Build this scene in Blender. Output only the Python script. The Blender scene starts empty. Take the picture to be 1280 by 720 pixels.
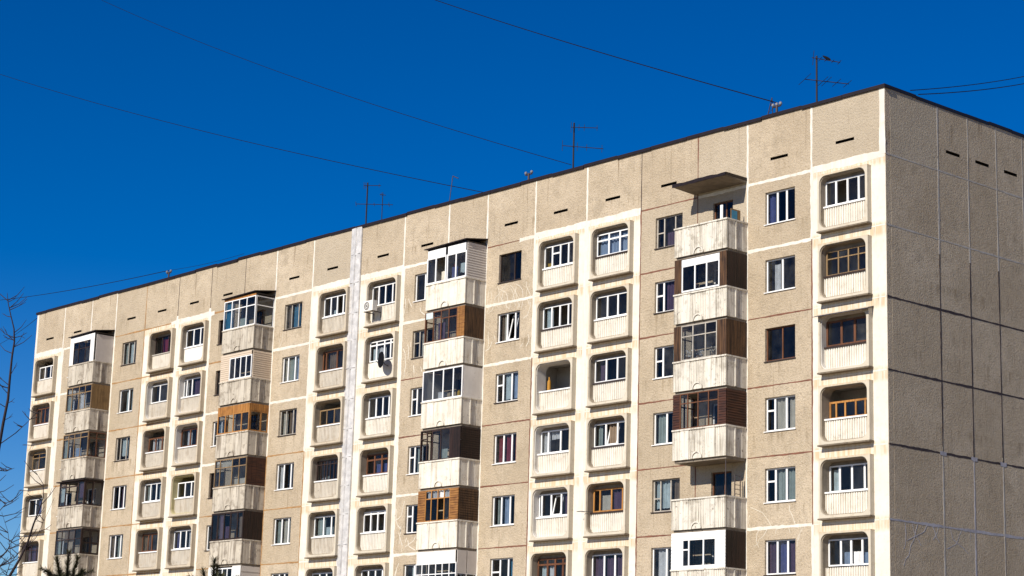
import bpy, math, random
from mathutils import Vector, Matrix
random.seed(7)
S = bpy.context.scene
COL = S.collection
G = 26.2                      # height of the joint under the roof panels above the ground
FH = 2.8                      # storey height

# ------------------------------------------------------------------ camera
FPX = 2529.4
PITCH, ROLL, YAW = math.radians(12.4274), math.radians(1.6767), math.radians(-48.6853)
CAM = Vector((46.575, -59.755, -22.123 + G))
fw = Vector((math.sin(YAW)*math.cos(PITCH), math.cos(YAW)*math.cos(PITCH), math.sin(PITCH)))
rt = Vector((math.cos(YAW), -math.sin(YAW), 0)); up = rt.cross(fw)
RT = rt*math.cos(ROLL) + up*math.sin(ROLL); UP = -rt*math.sin(ROLL) + up*math.cos(ROLL)
cd = bpy.data.cameras.new('camera'); cam = bpy.data.objects.new('camera', cd); COL.objects.link(cam)
cd.sensor_width = 36; cd.lens = 36*FPX/1280; cd.clip_start = .5; cd.clip_end = 20000
cam.matrix_world = Matrix(((RT.x, UP.x, -fw.x, CAM.x), (RT.y, UP.y, -fw.y, CAM.y), (RT.z, UP.z, -fw.z, CAM.z), (0, 0, 0, 1)))
S.camera = cam
# ------------------------------------------------------------------ sky and sun
SUN = Vector((.15, -1.2, .80)).normalized()
EL = math.asin(SUN.z); AZ = math.atan2(SUN.x, SUN.y)
w = bpy.data.worlds.new('World'); S.world = w; w.use_nodes = True
nt = w.node_tree; bg = nt.nodes['Background']
sky = nt.nodes.new('ShaderNodeTexSky'); sky.sky_type = 'NISHITA'; sky.sun_disc = False
sky.sun_elevation = EL; sky.sun_rotation = AZ
sky.altitude = 1500; sky.air_density = 1.0; sky.dust_density = 0.0; sky.ozone_density = 4.0
hsv = nt.nodes.new('ShaderNodeHueSaturation'); hsv.inputs['Saturation'].default_value = 1.37; hsv.inputs['Value'].default_value = .86; hsv.inputs['Hue'].default_value = .512
gam = nt.nodes.new('ShaderNodeGamma'); gam.inputs[1].default_value = 1.12
nt.links.new(sky.outputs[0], gam.inputs[0]); nt.links.new(gam.outputs[0], hsv.inputs['Color']); nt.links.new(hsv.outputs[0], bg.inputs['Color'])
bg.inputs['Strength'].default_value = 0.07
sd = bpy.data.lights.new('sun', 'SUN'); so = bpy.data.objects.new('sun', sd); COL.objects.link(so)
sd.energy = 4.65; sd.angle = math.radians(.5); sd.color = (1, .93, .82)
so.rotation_euler = (-SUN).to_track_quat('-Z', 'Y').to_euler()
V = S.view_settings; V.view_transform = 'Standard'; V.look = 'None'; V.gamma = 1; V.exposure = 0.35
S.cycles.transparent_max_bounces = 16; S.cycles.max_bounces = 6

# ------------------------------------------------------------------ materials
class NB:
    def __init__(s, name):
        s.m = bpy.data.materials.new(name); s.m.use_nodes = True
        s.t = s.m.node_tree; s.b = s.t.nodes['Principled BSDF']
        s.pos = s.t.nodes.new('ShaderNodeNewGeometry').outputs['Position']
    def n(s, typ, **k):
        x = s.t.nodes.new(typ)
        for a, v in k.items(): setattr(x, a, v)
        return x
    def inp(s, sock, v):
        if isinstance(v, bpy.types.NodeSocket): s.t.links.new(v, sock)
        else:
            if sock.type == 'RGBA' and not isinstance(v, (int, float)): v = (*v, 1) if len(v) == 3 else v
            sock.default_value = v
    def math(s, op, a, b=0., c=0., clamp=False):
        x = s.n('ShaderNodeMath', operation=op, use_clamp=clamp)
        for i, v in enumerate((a, b, c)): s.inp(x.inputs[i], v)
        return x.outputs[0]
    def noise(s, scale, det=3, sc=(1, 1, 1), rough=.55, off=(0, 0, 0), vec=None):
        mp = s.n('ShaderNodeMapping'); s.inp(mp.inputs['Vector'], vec or s.pos)
        mp.inputs['Scale'].default_value = sc; mp.inputs['Location'].default_value = off
        x = s.n('ShaderNodeTexNoise'); s.inp(x.inputs['Vector'], mp.outputs[0])
        x.inputs['Scale'].default_value = scale; x.inputs['Detail'].default_value = det; x.inputs['Roughness'].default_value = rough
        return x.outputs['Fac']
    def ramp(s, f, lo, hi, a=0., b=1.):
        x = s.n('ShaderNodeMapRange', interpolation_type='SMOOTHSTEP')
        s.inp(x.inputs[0], f)
        for i, v in zip((1, 2, 3, 4), (lo, hi, a, b)): x.inputs[i].default_value = v
        return x.outputs[0]
    def mix(s, f, a, b, mode='MIX'):
        x = s.n('ShaderNodeMix', data_type='RGBA', blend_type=mode)
        s.inp(x.inputs[0], f); s.inp(x.inputs[6], a); s.inp(x.inputs[7], b)
        return x.outputs[2]
    def bump(s, h, strength=.4, dist=.02):
        x = s.n('ShaderNodeBump'); s.inp(x.inputs['Height'], h)
        x.inputs['Strength'].default_value = strength; x.inputs['Distance'].default_value = dist
        s.t.links.new(x.outputs[0], s.b.inputs['Normal'])
    def done(s, col, rough=.8, metal=0., spec=.3):
        s.inp(s.b.inputs['Base Color'], col); s.inp(s.b.inputs['Roughness'], rough)
        s.b.inputs['Metallic'].default_value = metal; s.b.inputs['Specular IOR Level'].default_value = spec
        return s.m
    def zrel(s):
        x = s.n('ShaderNodeSeparateXYZ'); s.inp(x.inputs[0], s.pos)
        return s.math('SUBTRACT', x.outputs[2], G)

def m_panel():
    b = NB('aggregate_concrete'); z = b.zrel()
    big = b.noise(.35, 4); med = b.noise(2.2, 4, off=(5, 1, 2))
    c = b.mix(b.ramp(big, .35, .65), (.468, .378, .265), (.565, .468, .342))
    c = b.mix(b.ramp(med, .42, .72, 0, .5), c, (.35, .285, .20))
    g1 = b.noise(11, 3, off=(3, 3, 3), rough=.7); g2 = b.noise(22, 3, rough=.7)
    c = b.mix(b.ramp(g1, .52, .68, 0, .62), c, (.23, .175, .115))
    c = b.mix(b.ramp(g2, .50, .66, 0, .65), c, (.62, .55, .45))
    st = b.noise(1.0, 4, sc=(7, 7, .22), off=(1, 2, 0)); st2 = b.noise(1.0, 3, sc=(.9, .9, .3), off=(9, 4, 0))
    m = b.math('MULTIPLY', b.ramp(st, .57, .70), b.ramp(st2, .46, .62))
    m = b.math('MULTIPLY', m, .55)
    c = b.mix(m, c, (.20, .145, .09))
    # run marks under the roof edge
    s3 = b.noise(1.0, 2, sc=(4.2, 4.2, .12), off=(21, 7, 0)); e3 = b.noise(1., 2, sc=(1.3, 1.3, .5), off=(2, 8, 0))
    m3 = b.math('MULTIPLY', b.math('MULTIPLY', b.ramp(s3, .63, .69), b.ramp(z, .9, 2.1)), b.ramp(e3, .40, .6, 0, .75))
    c = b.mix(m3, c, (.17, .11, .06))
    t = b.math('MODULO', b.math('ADD', b.math('MULTIPLY', z, -1.), 56), FH)
    ms = b.math('MULTIPLY', b.ramp(t, 1.78, 1.86), b.ramp(t, 1.9, 2.65, 1, 0))
    s4 = b.noise(1.0, 4, sc=(6, 6, .4), off=(11, 3, 0)); s5 = b.noise(1., 2, sc=(.8, .8, .8), off=(1, 9, 0))
    c = b.mix(b.math('MULTIPLY', ms, b.math('MULTIPLY', b.ramp(s4, .48, .66), b.ramp(s5, .4, .6, .1, .6))), c, (.23, .17, .10))
    pt = b.noise(1.1, 3, off=(40, 3, 1)); c = b.mix(b.ramp(pt, .60, .70, 0, .35), c, (.30, .245, .175))
    rnd = b.n('ShaderNodeObjectInfo').outputs['Random']
    c = b.mix(b.ramp(rnd, 0, 1, 0, .40), c, (.37, .29, .195)); c = b.mix(b.ramp(rnd, .75, 1, 0, .35), c, (.50, .45, .36))
    h = b.math('ADD', b.noise(12, 4, rough=.75), b.math('MULTIPLY', b.noise(3, 2), .35))
    b.bump(h, 1., .06)
    return b.done(c, .92)
def m_paint(name, base, dirt, amt=1.):
    b = NB(name); z = b.zrel()
    big = b.noise(.8, 4); c = b.mix(b.ramp(big, .35, .65), base, tuple(x*.9 for x in base))
    c = b.mix(b.ramp(b.noise(6, 4, off=(4, 0, 0)), .52, .72, 0, .45*amt), c, dirt)
    t = b.math('MODULO', b.math('ADD', b.math('MULTIPLY', z, -1.), 56 + 1.4 - .14), FH)
    a = b.math('ABSOLUTE', b.math('SUBTRACT', t, 1.4))
    msk = b.ramp(a, .12, .36, 1, 0)
    st = b.noise(1., 4, sc=(9, 9, .5), off=(3, 1, 0))
    f = b.math('MULTIPLY', msk, b.ramp(st, .40, .62, .28*amt, 1.0*amt))
    c = b.mix(f, c, (.52, .37, .19))
    f2 = b.math('MULTIPLY', msk, b.ramp(b.noise(1., 3, sc=(14, 14, .4), off=(8, 1, 0)), .60, .70, 0, .7*amt))
    c = b.mix(f2, c, (.20, .13, .075))
    st2 = b.noise(1., 4, sc=(5, 5, .3), off=(30, 2, 0))
    c = b.mix(b.ramp(st2, .56, .75, 0, .35*amt), c, dirt)
    b.bump(b.noise(22, 3), .35, .012)
    return b.done(c, .75)
def m_streak(name, base, dirt, amt=.6, sx=11, speck=(.12, .09, .07)):
    b = NB(name)
    c = b.mix(b.ramp(b.noise(1.4, 4), .3, .7), base, tuple(x*.86 for x in base))
    st = b.noise(1., 5, sc=(sx, sx, .55), off=(2, 5, 1)); p = b.noise(.9, 3, off=(7, 7, 7))
    c = b.mix(b.math('MULTIPLY', b.ramp(st, .45, .72), b.ramp(p, .3, .7, amt*.35, amt)), c, dirt)
    c = b.mix(b.ramp(b.noise(2.6, 5, off=(3, 8, 2), rough=.65), .52, .66, 0, amt*.5), c, dirt)
    c = b.mix(b.ramp(b.noise(5, 5, off=(9, 1, 4), rough=.7), .60, .72, 0, amt), c, speck)
    b.bump(b.noise(18, 3), .3, .012)
    return b.done(c, .82)
def m_wood(name, a, d, hor=False):
    b = NB(name); sc = (2, 2, 26) if hor else (22, 22, 1.0)
    g = b.noise(1., 5, sc=sc, off=(1, 1, 3)); c = b.mix(b.ramp(g, .32, .68), a, d)
    c = b.mix(b.ramp(b.noise(1.6, 3), .5, .7, 0, .5), c, tuple(x*.5 for x in d))
    b.bump(g, .3, .01)
    return b.done(c, .6)
def m_flat(name, col, rough=.6, metal=0., var=.15, spec=.4):
    b = NB(name); c = b.mix(b.ramp(b.noise(3.5, 4), .3, .7), col, tuple(x*(1-var) for x in col))
    return b.done(c, rough, metal, spec)
def m_glass():
    b = NB('window_glass'); t = b.t
    tr = b.n('ShaderNodeBsdfTransparent'); tr.inputs[0].default_value = (.80, .82, .84, 1)
    gl = b.n('ShaderNodeBsdfGlossy'); gl.inputs['Roughness'].default_value = .015; gl.inputs[0].default_value = (.38, .36, .38, 1)
    fr = b.n('ShaderNodeFresnel'); b.inp(fr.inputs[0], b.math('SUBTRACT', 1.5, b.math('MULTIPLY', b.n('ShaderNodeNewGeometry').outputs['Backfacing'], 1.5-1/1.5)))
    mx = b.n('ShaderNodeMixShader'); t.links.new(fr.outputs[0], mx.inputs[0]); t.links.new(tr.outputs[0], mx.inputs[1]); t.links.new(gl.outputs[0], mx.inputs[2])
    rnd = b.n('ShaderNodeObjectInfo').outputs['Random']
    df = b.n('ShaderNodeBsdfDiffuse'); df.inputs[0].default_value = (.45, .44, .42, 1); m2 = b.n('ShaderNodeMixShader')
    dust = b.math('MULTIPLY', b.math('POWER', rnd, 2.5), b.ramp(b.noise(2.5, 4), .3, .7, .008, .05))
    t.links.new(dust, m2.inputs[0]); t.links.new(mx.outputs[0], m2.inputs[1]); t.links.new(df.outputs[0], m2.inputs[2])
    t.links.new(m2.outputs[0], t.nodes['Material Output'].inputs[0]); return b.m
M = {}
M['panel'] = m_panel()
M['paint'] = m_paint('white_painted_panel', (.74, .69, .60), (.54, .45, .32), .75)
M['cream'] = m_paint('cream_frame_concrete', (.585, .525, .42), (.40, .32, .21), .9)
M['raw'] = m_paint('grey_beige_frame_concrete', (.53, .455, .345), (.33, .255, .165), .9)
M['rib'] = m_streak('ribbed_white_paint', (.77, .73, .645), (.48, .39, .26), .55)
M['rib2'] = m_streak('ribbed_grey_paint', (.62, .565, .475), (.35, .27, .18), .7)
M['bal'] = m_streak('balcony_white_concrete', (.72, .68, .595), (.29, .25, .19), 1.0, 9)
M['bal0'] = m_streak('balcony_white_paint', (.76, .72, .63), (.40, .32, .22), .7, 8)
M['bal2'] = m_streak('balcony_weathered_concrete', (.57, .515, .425), (.16, .12, .085), 1.0, 7)
M['ledge'] = m_streak('shade_toned_ledge_concrete', (.20, .16, .115), (.09, .07, .05), .8)  # shade of the frame underside painted in as dark streaked concrete
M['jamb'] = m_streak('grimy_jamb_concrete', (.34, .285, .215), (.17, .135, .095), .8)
M['jamb_w'] = m_streak('white_jamb_paint', (.66, .63, .58), (.42, .35, .26), .5)
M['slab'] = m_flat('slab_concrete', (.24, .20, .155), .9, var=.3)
M['white_seal'] = m_streak('white_sealant', (.74, .70, .62), (.52, .44, .33), .5)
M['blue_seal'] = m_streak('greyish_sealant', (.50, .48, .50), (.27, .25, .27), .8, 4)
M['side_seal'] = m_streak('end_wall_sealant', (.55, .51, .45), (.28, .24, .20), .8, 4)
M['crack_seal'] = m_streak('crack_sealant', (.68, .63, .53), (.48, .40, .29), .5)
M['brown_seal'] = m_flat('brown_mastic', (.21, .085, .05), .7, var=.4)
M['orange_seal'] = m_flat('orange_mastic', (.40, .22, .085), .7, var=.35)
M['dark_seal'] = m_flat('dark_mastic', (.055, .035, .032), .7, var=.3)
M['flash'] = m_flat('roof_flashing_brown', (.014, .006, .006), .5, var=.4)
M['galv'] = m_flat('galvanised_sheet', (.66, .64, .62), .45, .12, .28)
M['W'] = m_flat('white_frame', (.83, .83, .82), .35, var=.05)
M['G'] = m_flat('grey_painted_frame', (.46, .42, .36), .6, var=.3)
M['B'] = m_wood('brown_frame', (.16, .065, .03), (.10, .04, .02))
M['D'] = m_wood('dark_frame', (.045, .025, .02), (.028, .016, .014))
M['O'] = m_wood('ochre_wood_frame', (.46, .22, .06), (.30, .13, .035))
M['T'] = m_wood('tan_wood_frame', (.30, .20, .10), (.19, .12, .06))
M['wb'] = m_wood('brown_boards', (.12, .06, .026), (.022, .012, .008))
M['wd'] = m_wood('dark_brown_boards', (.030, .014, .010), (.011, .007, .006))
M['wr'] = m_wood('red_brown_boards', (.075, .026, .013), (.027, .011, .008), True)
M['wo'] = m_wood('orange_boards', (.32, .15, .042), (.17, .07, .022), True)
M['wv'] = m_wood('orange_planks', (.46, .21, .05), (.26, .11, .03))
M['wt'] = m_wood('tan_boards', (.25, .155, .065), (.16, .095, .04))
M['sb'] = m_flat('beige_siding', (.60, .49, .37), .5, var=.08)
M['sg'] = m_flat('grey_siding', (.56, .52, .48), .5, var=.08)
M['sw'] = m_flat('white_siding', (.84, .83, .80), .5, var=.05)
M['pw'] = m_streak('white_sheet', (.80, .77, .72), (.6, .52, .42), .35)
M['glass'] = m_glass()
M['room'] = m_flat('unlit_room_plaster', (.10, .085, .072), .9)  # walls coloured dark to stand for the unlit interior
M['niche'] = m_streak('loggia_plaster', (.50, .47, .43), (.3, .26, .2), .4)
M['nicheY'] = m_flat('loggia_yellow_plaster', (.50, .44, .24), .9)
M['navy'] = m_flat('navy_metal', (.03, .03, .055), .45)
M['iron'] = m_flat('dark_iron', (.06, .045, .045), .6, .3)
M['cable'] = m_flat('black_cable', (.006, .006, .008), .7, spec=.1)
M['aerial'] = m_flat('dark_aerial_metal', (.02, .017, .019), .6, spec=.2)
M['black'] = m_flat('black_metal_vent_shade', (.02, .018, .018), .5)
CUR = {'w': (.75, .75, .74), 'c': (.62, .58, .48), 'b': (.35, .45, .60), 't': (.05, .22, .36), 'p': (.13, .08, .135), 'r': (.26, .035, .06), 'g': (.40, .46, .42), 'k': (.22, .16, .11), 'n': (.10, .12, .30), 'l': (.60, .70, .70), 'y': (.55, .35, .05)}
for k, v in CUR.items(): M['cur_'+k] = m_flat('curtain_cloth_'+k, v, .9, var=.2)

# ------------------------------------------------------------------ mesh helpers
class MB:
    def __init__(s, f=None): s.v = []; s.f = []; s.map = f
    def add(s, vs, fs):
        o = len(s.v); s.v += [s.map(*p) if s.map else p for p in vs]; s.f += [tuple(i+o for i in q) for q in fs]
    def box(s, a0, a1, c0, c1, b0, b1):
        s.add([(a0, c0, b0), (a1, c0, b0), (a1, c1, b0), (a0, c1, b0), (a0, c0, b1), (a1, c0, b1), (a1, c1, b1), (a0, c1, b1)],
              [(0, 3, 2, 1), (4, 5, 6, 7), (0, 1, 5, 4), (1, 2, 6, 5), (2, 3, 7, 6), (3, 0, 4, 7)])
    def quad(s, *p): s.add(p, [tuple(range(len(p)))])
    def loops(s, Ls, closed=True, cap=False):
        o = len(s.v); n = len(Ls[0])
        for L in Ls: s.v += [s.map(*p) if s.map else tuple(p) for p in L]
        for i in range(len(Ls)-1):
            for j in range(n if closed else n-1):
                k = (j+1) % n; s.f.append((o+i*n+j, o+i*n+k, o+(i+1)*n+k, o+(i+1)*n+j))
        if cap: s.f.append(tuple(o+j for j in range(n))[::-1]); s.f.append(tuple(o+(len(Ls)-1)*n+j for j in range(n)))
    def tube(s, pts, rad, n=6):
        pts = [Vector(p) for p in pts]; Ls = []
        for i, p in enumerate(pts):
            d = (pts[min(i+1, len(pts)-1)] - pts[max(i-1, 0)]).normalized()
            a = d.cross(Vector((0, 0, 1)) if abs(d.z) < .9 else Vector((1, 0, 0))).normalized(); b = d.cross(a)
            r = rad[i] if isinstance(rad, (list, tuple)) else rad
            Ls.append([tuple(p + a*r*math.cos(2*math.pi*k/n) + b*r*math.sin(2*math.pi*k/n)) for k in range(n)])
        s.loops(Ls, cap=True)
    def mesh(s, name):
        m = bpy.data.meshes.new(name); m.from_pydata(s.v, [], s.f); m.update(); return m
WL = {}
def part(name, mesh, mat, parent=None, loc=(0, 0, 0), scale=None, rot=None, kind=None, label=None):
    if isinstance(mesh, MB): mesh = mesh.mesh(name)
    if mat is not None:
        mm = M[mat] if isinstance(mat, str) else mat
        if not mesh.materials: mesh.materials.append(mm)
        elif mesh.materials[0] != mm: mesh = mesh.copy(); mesh.materials[0] = mm
    o = bpy.data.objects.new(name, mesh); COL.objects.link(o)
    loc = Vector(loc); WL[o.name] = loc
    if parent: o.parent = parent; o.location = loc - WL[parent.name]
    else: o.location = loc
    if scale: o.scale = scale
    if rot: o.rotation_euler = rot
    if kind: o['kind'] = kind
    if label: o['label'] = label
    return o
def thing(name, label, cat, loc=(0, 0, 0), group=None):
    o = bpy.data.objects.new(name, None); COL.objects.link(o); o.location = loc; WL[o.name] = Vector(loc)
    o.empty_display_size = .3; return tag(o, label, cat, group)
def tag(o, label, cat, group=None):
    o['label'] = label; o['category'] = cat
    if group: o['group'] = group
    return o
_cache = {}
def shared(key, fn):
    if key not in _cache: _cache[key] = fn()
    return _cache[key]
def unit_mesh(key, mat):
    def f():
        b = MB(); b.box(-.5, .5, -.5, .5, -.5, .5); m = b.mesh(key); m.materials.append(M[mat]); return m
    return shared(('u', key, mat), f)

# ------------------------------------------------------------------ ground
b = MB(); b.box(-3000, 3000, -3000, 3000, -1, 0)
def m_ground():
    b = NB('dry_yard_ground'); c = b.mix(b.ramp(b.noise(.25, 5), .4, .6), (.30, .225, .14), (.21, .16, .095))
    c = b.mix(b.ramp(b.noise(5, 4), .5, .7, 0, .5), c, (.26, .23, .18)); return b.done(c, .95)
M['ground'] = m_ground()
part('ground', b, 'ground', kind='structure')

# ------------------------------------------------------------------ apartment building
BL = thing('apartment_building', 'long nine storey beige concrete apartment block with loggias, balconies and a shaded end wall', 'building', (-33, 6.5, 0))
MODS = [('A', -3.652, 0), ('B', -7.031, -3.652), ('C1', -9.802, -7.031), ('C2', -13.133, -9.802), ('E', -16.519, -13.133), ('D', -19.918, -16.519),
        ('F', -23.269, -19.918), ('G1', -26.086, -23.269), ('G2', -29.485, -26.086), ('H', -33.264, -29.485), ('I', -37.02, -33.264), ('J', -40.332, -37.02),
        ('K1', -43.27, -40.332), ('K2', -46.555, -43.27), ('M', -49.868, -46.555), ('L', -53.325, -49.868), ('N', -56.642, -53.325), ('O1', -59.484, -56.642),
        ('O2', -62.746, -59.484), ('P', -66.284, -62.746)]
MX = {n: (a, c) for n, a, c in MODS}
LOGX = {'A': -3.15, 'E': -16.02, 'D': -19.45, 'H': -32.1, 'I': -36.12, 'M': -49.05, 'L': -52.4, 'P': -65.7}   # left edge of the protruding frame
WINX = {'B': (-6.07, -4.51), 'C2': (-12.25, -10.67), 'F': (-22.36, -20.81), 'G2': (-28.57, -27.0), 'J': (-39.40, -37.85), 'K2': (-45.62, -44.1), 'N': (-55.68, -54.12), 'O2': (-61.85, -60.3)}
BALX = {'C1': (-9.93, -7.03), 'G1': (-26.15, -23.27), 'K1': (-43.30, -40.36), 'O1': (-59.62, -56.74)}
FW_, FHT = 2.46, 2.29         # loggia frame
ROWS = 7
T = .30
def zj(k): return G - FH*k
def panel(x0, x1, z0, z1, holes, mat, name='wall_panel', side=False, t=T):
    g = .009; x0 += g; x1 -= g; z0 += g; z1 -= g
    mb = MB((lambda a, c, b: (-c, a, b)) if side else None)
    xs = sorted({x0, x1, *[h[0] for h in holes], *[h[1] for h in holes]}); zs = sorted({z0, z1, *[h[2] for h in holes], *[h[3] for h in holes]})
    e = .012
    fx = lambda x: min(max(x, x0+e), x1-e); fz = lambda z: min(max(z, z0+e), z1-e)
    for i in range(len(xs)-1):
        for j in range(len(zs)-1):
            cx, cz = (xs[i]+xs[i+1])/2, (zs[j]+zs[j+1])/2
            if any(h[0] < cx < h[1] and h[2] < cz < h[3] for h in holes): continue
            a, c, d, f = fx(xs[i]), fx(xs[i+1]), fz(zs[j]), fz(zs[j+1])
            mb.quad((a, 0, d), (c, 0, d), (c, 0, f), (a, 0, f))
    o = [(x0, z0), (x1, z0), (x1, z1), (x0, z1)]; q = [(x0+e, z0+e), (x1-e, z0+e), (x1-e, z1-e), (x0+e, z1-e)]
    mb.loops([[(a, 0, c) for a, c in q], [(a, e, c) for a, c in o], [(a, t, c) for a, c in o]])
    for h in holes:
        r = [(h[0], h[2]), (h[1], h[2]), (h[1], h[3]), (h[0], h[3])]
        mb.loops([[(a, 0, c) for a, c in r], [(a, t, c) for a, c in r]])
    return part(name, mb, mat, BL, (0, 0, 0))

VENTX = [-1.97, -5.34, -11.5, -14.9, -18.24, -21.59, -27.71, -31.17, -35.35, -38.7, -44.89, -48.23, -51.58, -54.89, -61.09, -64.45]
for n, a, c in MODS:
    hs = [(v-.46, v+.46, G+.83, G+.95) for v in VENTX if a < v < c]
    panel(a, c, G, G+2.67, hs, 'panel')
    for h in hs:
        dark = MB(); dark.box(h[0]-.05, h[1]+.05, T+.02, T+.5, h[2]-.05, h[3]+.05)
        rc = [(h[0]+.003, h[2]+.003), (h[1]-.003, h[2]+.003), (h[1]-.003, h[3]-.003), (h[0]+.003, h[3]-.003)]; dark.loops([[(p, .003, q) for p, q in rc], [(p, T+.03, q) for p, q in rc]]); part('vent_shade_liner', dark, 'black', BL)  # black lining and backing paint the shade inside the vent slot
    for k in range(9):
        z1 = zj(k); z0 = zj(k+1) if k < 8 else 0
        hs = []; mat = 'panel'
        if n in LOGX:
            mat = 'paint'
            if k < ROWS: hs = [(LOGX[n]+.08, LOGX[n]+FW_-.1, z1-2.54, z1-.42)]
        elif n in WINX and k < ROWS: hs = [(*WINX[n], z1-1.82, z1-.48)]
        elif n in BALX and k < ROWS:
            x = BALX[n][0]; hs = [(x+1.0, x+2.1, z1-2.62, z1-.42)]
        if k == 8 or True: panel(a, c, z0, z1, hs, mat)
# end wall facing right, the hidden far end, the back and the roof
SY = [0, 3.299, 5.273, 7.19, 9.02, 10.95, 13.0]
svent = [(3.83, 4.75), (5.78, 6.70), (7.73, 8.65)]
for i in range(6):
    a, c = SY[i] + (.30 if i == 0 else 0), SY[i+1]
    hs = [(v0, v1, G+.82, G+.95) for v0, v1 in svent if a < v0 < c]
    panel(a, c, G, G+2.67, hs, 'panel', side=True)
    for h in hs:
        vb = MB(); vb.box(-T-.5, -T-.02, h[0]-.05, h[1]+.05, h[2]-.05, h[3]+.05)
        rc = [(h[0]+.003, h[2]+.003), (h[1]-.003, h[2]+.003), (h[1]-.003, h[3]-.003), (h[0]+.003, h[3]-.003)]; vb.loops([[(-.003, p, q) for p, q in rc], [(-T-.03, p, q) for p, q in rc]]); part('vent_shade_liner', vb, 'black', BL)  # same black lining, painted shade for the end wall slots
    for k in range(9): panel(a, c, zj(k+1) if k < 8 else 0, zj(k), [], 'panel', side=True)
# corner returns: the white painted edge of the front panels (in front of the end wall)
b = MB(); b.box(-.30, -.004, .012, .31, 0, G+2.66); part('corner_edge', b, 'panel', BL)
b = MB(); b.box(-66.284, -65.984, T+.01, 13, 0, G+2.66); b.box(-65.98, -.31, 12.7, 13, 0, G+2.66); part('rear_walls', b, 'panel', BL)
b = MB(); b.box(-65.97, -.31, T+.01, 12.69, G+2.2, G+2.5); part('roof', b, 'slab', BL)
# roof flashing in sheets
x = 0.06
while x > -66.3:
    x2 = max(x-2.1, -66.36); d = random.uniform(-.03, .03)
    b = MB(); b.box(x2+.006, x-.006, -.07+d*.5, .34, G+2.64+d, G+2.775+d); part('flashing_sheet', b, 'flash', BL, (0, 0, 0)); x = x2
y = .35
while y < 13:
    y2 = min(y+1.6, 13.05); d = random.uniform(-.03, .03)
    b = MB(); b.box(-.32, .022+d*.25, y+.006, y2-.006, G+2.63+d, G+2.775+d); part('flashing_sheet', b, 'flash', BL, (0, 0, 0)); y = y2

# ---- sealed joints, every strip with uneven edges
def strip(p0, p1, wid, mat, side=False, jit=.3, y=-.004, name='joint_sealant'):
    # p = (a, z) on the wall plane
    L = math.hypot(p1[0]-p0[0], p1[1]-p0[1]); n = max(2, int(L/.16)); dx, dz = (p1[0]-p0[0])/L, (p1[1]-p0[1])/L
    mb = MB((lambda a, c, b: (-c, a, b)) if side else None); A = []; B = []
    w0 = random.uniform(0, 9)
    for i in range(n+1):
        t = i/n; px, pz = p0[0]+dx*L*t, p0[1]+dz*L*t
        ww = wid*(1+(.3 if wid < .1 else .10)*math.sin(w0+t*L*1.7))
        o1 = ww/2+min(ww/2*jit, .022)*random.uniform(-1, 1); o2 = ww/2+min(ww/2*jit, .022)*random.uniform(-1, 1)
        A.append((px-dz*o1, pz+dx*o1)); B.append((px+dz*o2, pz-dx*o2))
    mb.loops([[(a, .02, c) for a, c in A], [(a, y, c) for a, c in A], [(a, y, c) for a, c in B], [(a, .02, c) for a, c in B]], closed=False)
    return part({Wt: 'joint_sealant', Br: 'mastic_joint', Or: 'mastic_joint'}.get(mat, 'end_wall_joint' if side else 'dark_joint'), mb, mat, BL)
Wt, Br, Or = 'white_seal', 'brown_seal', 'orange_seal'
HJ = {'B': 'WWBBBWW', 'C1': 'WBBBBBB', 'C2': 'BBBBBBB', 'F': 'WWWBBBB', 'G1': 'WWBBBWW', 'G2': 'WWBBWWW', 'J': 'WWWOOOO', 'K1': 'WWWOOOO', 'K2': 'OOWWOOO', 'N': 'OOOOOOO', 'O1': 'WWOOOOO', 'O2': 'WWOOOOO',
      'A': 'WWWWWWW', 'E': 'WWWWWWW', 'D': 'WWWWWWW', 'H': 'WWWWWWW', 'I': 'WWWWWWW', 'M': 'WWWWWWW', 'L': 'OOOOOOO', 'P': 'WWWWWWW'}
MT = {'W': (Wt, .125), 'B': (Br, .055), 'O': (Or, .065), 'D': ('dark_seal', .04)}
for n, a, c in MODS:
    for k, ch in enumerate(HJ[n]):
        mat, wd = MT[ch]
        if n == 'F' and k == 0:
            strip((a, zj(0)), (a+2.3, zj(0)), .05, Br); strip((a+2.3, zj(0)), (c, zj(0)), .17, Wt); continue
        if n in LOGX and ch == 'W' and k > 0: wd = .05
        elif n in LOGX and ch == 'W': wd = .30
        strip((a+.03, zj(k)), (c-.03, zj(k)), wd, mat, y=-.0035)
# vertical joints at the right edge of each module: roof panel code, then a code per storey
VJ = {'B': 'WWBBBBWW', 'C1': 'WWWWWWWW', 'C2': 'BBBBBBBB', 'E': 'DBBBBBBB', 'D': 'WWWWWWWW', 'F': 'WWWBBBBB', 'G1': 'WWWWWWWW', 'G2': 'WDDDDDDD', 'H': 'WWWWWWWW', 'J': 'WWWWOOOO',
      'K1': 'WWWWOOOO', 'K2': 'DDDDDDDD', 'M': 'DWWWWWWW', 'L': 'DWWWWWWW', 'N': 'OOOOOOOO', 'O1': 'WWWWWWWW', 'O2': 'WWDDDDDD', 'P': 'WWWWWWWW'}
VW = {'C1': .09, 'J': .12, 'M': .34, 'L': .34, 'H': .30, 'P': .30, 'O1': .13, 'D': .26}
for n, codes in VJ.items():
    x = MX[n][1]
    for i, ch in enumerate(codes):
        z1 = G+2.62 if i == 0 else zj(i-1); z0 = G if i == 0 else zj(i)
        mat, wd = MT[ch]; 
        if ch == 'W': wd = VW.get(n, .12) if i else .10
        strip((x, z0), (x, z1), wd, mat, y=-.006)
strip((-.14, G), (-.14, G+2.63), .28, Wt, y=-.006, jit=.08)
strip((-66.14, G), (-66.14, G+2.63), .22, Wt, y=-.006, jit=.08)
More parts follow.
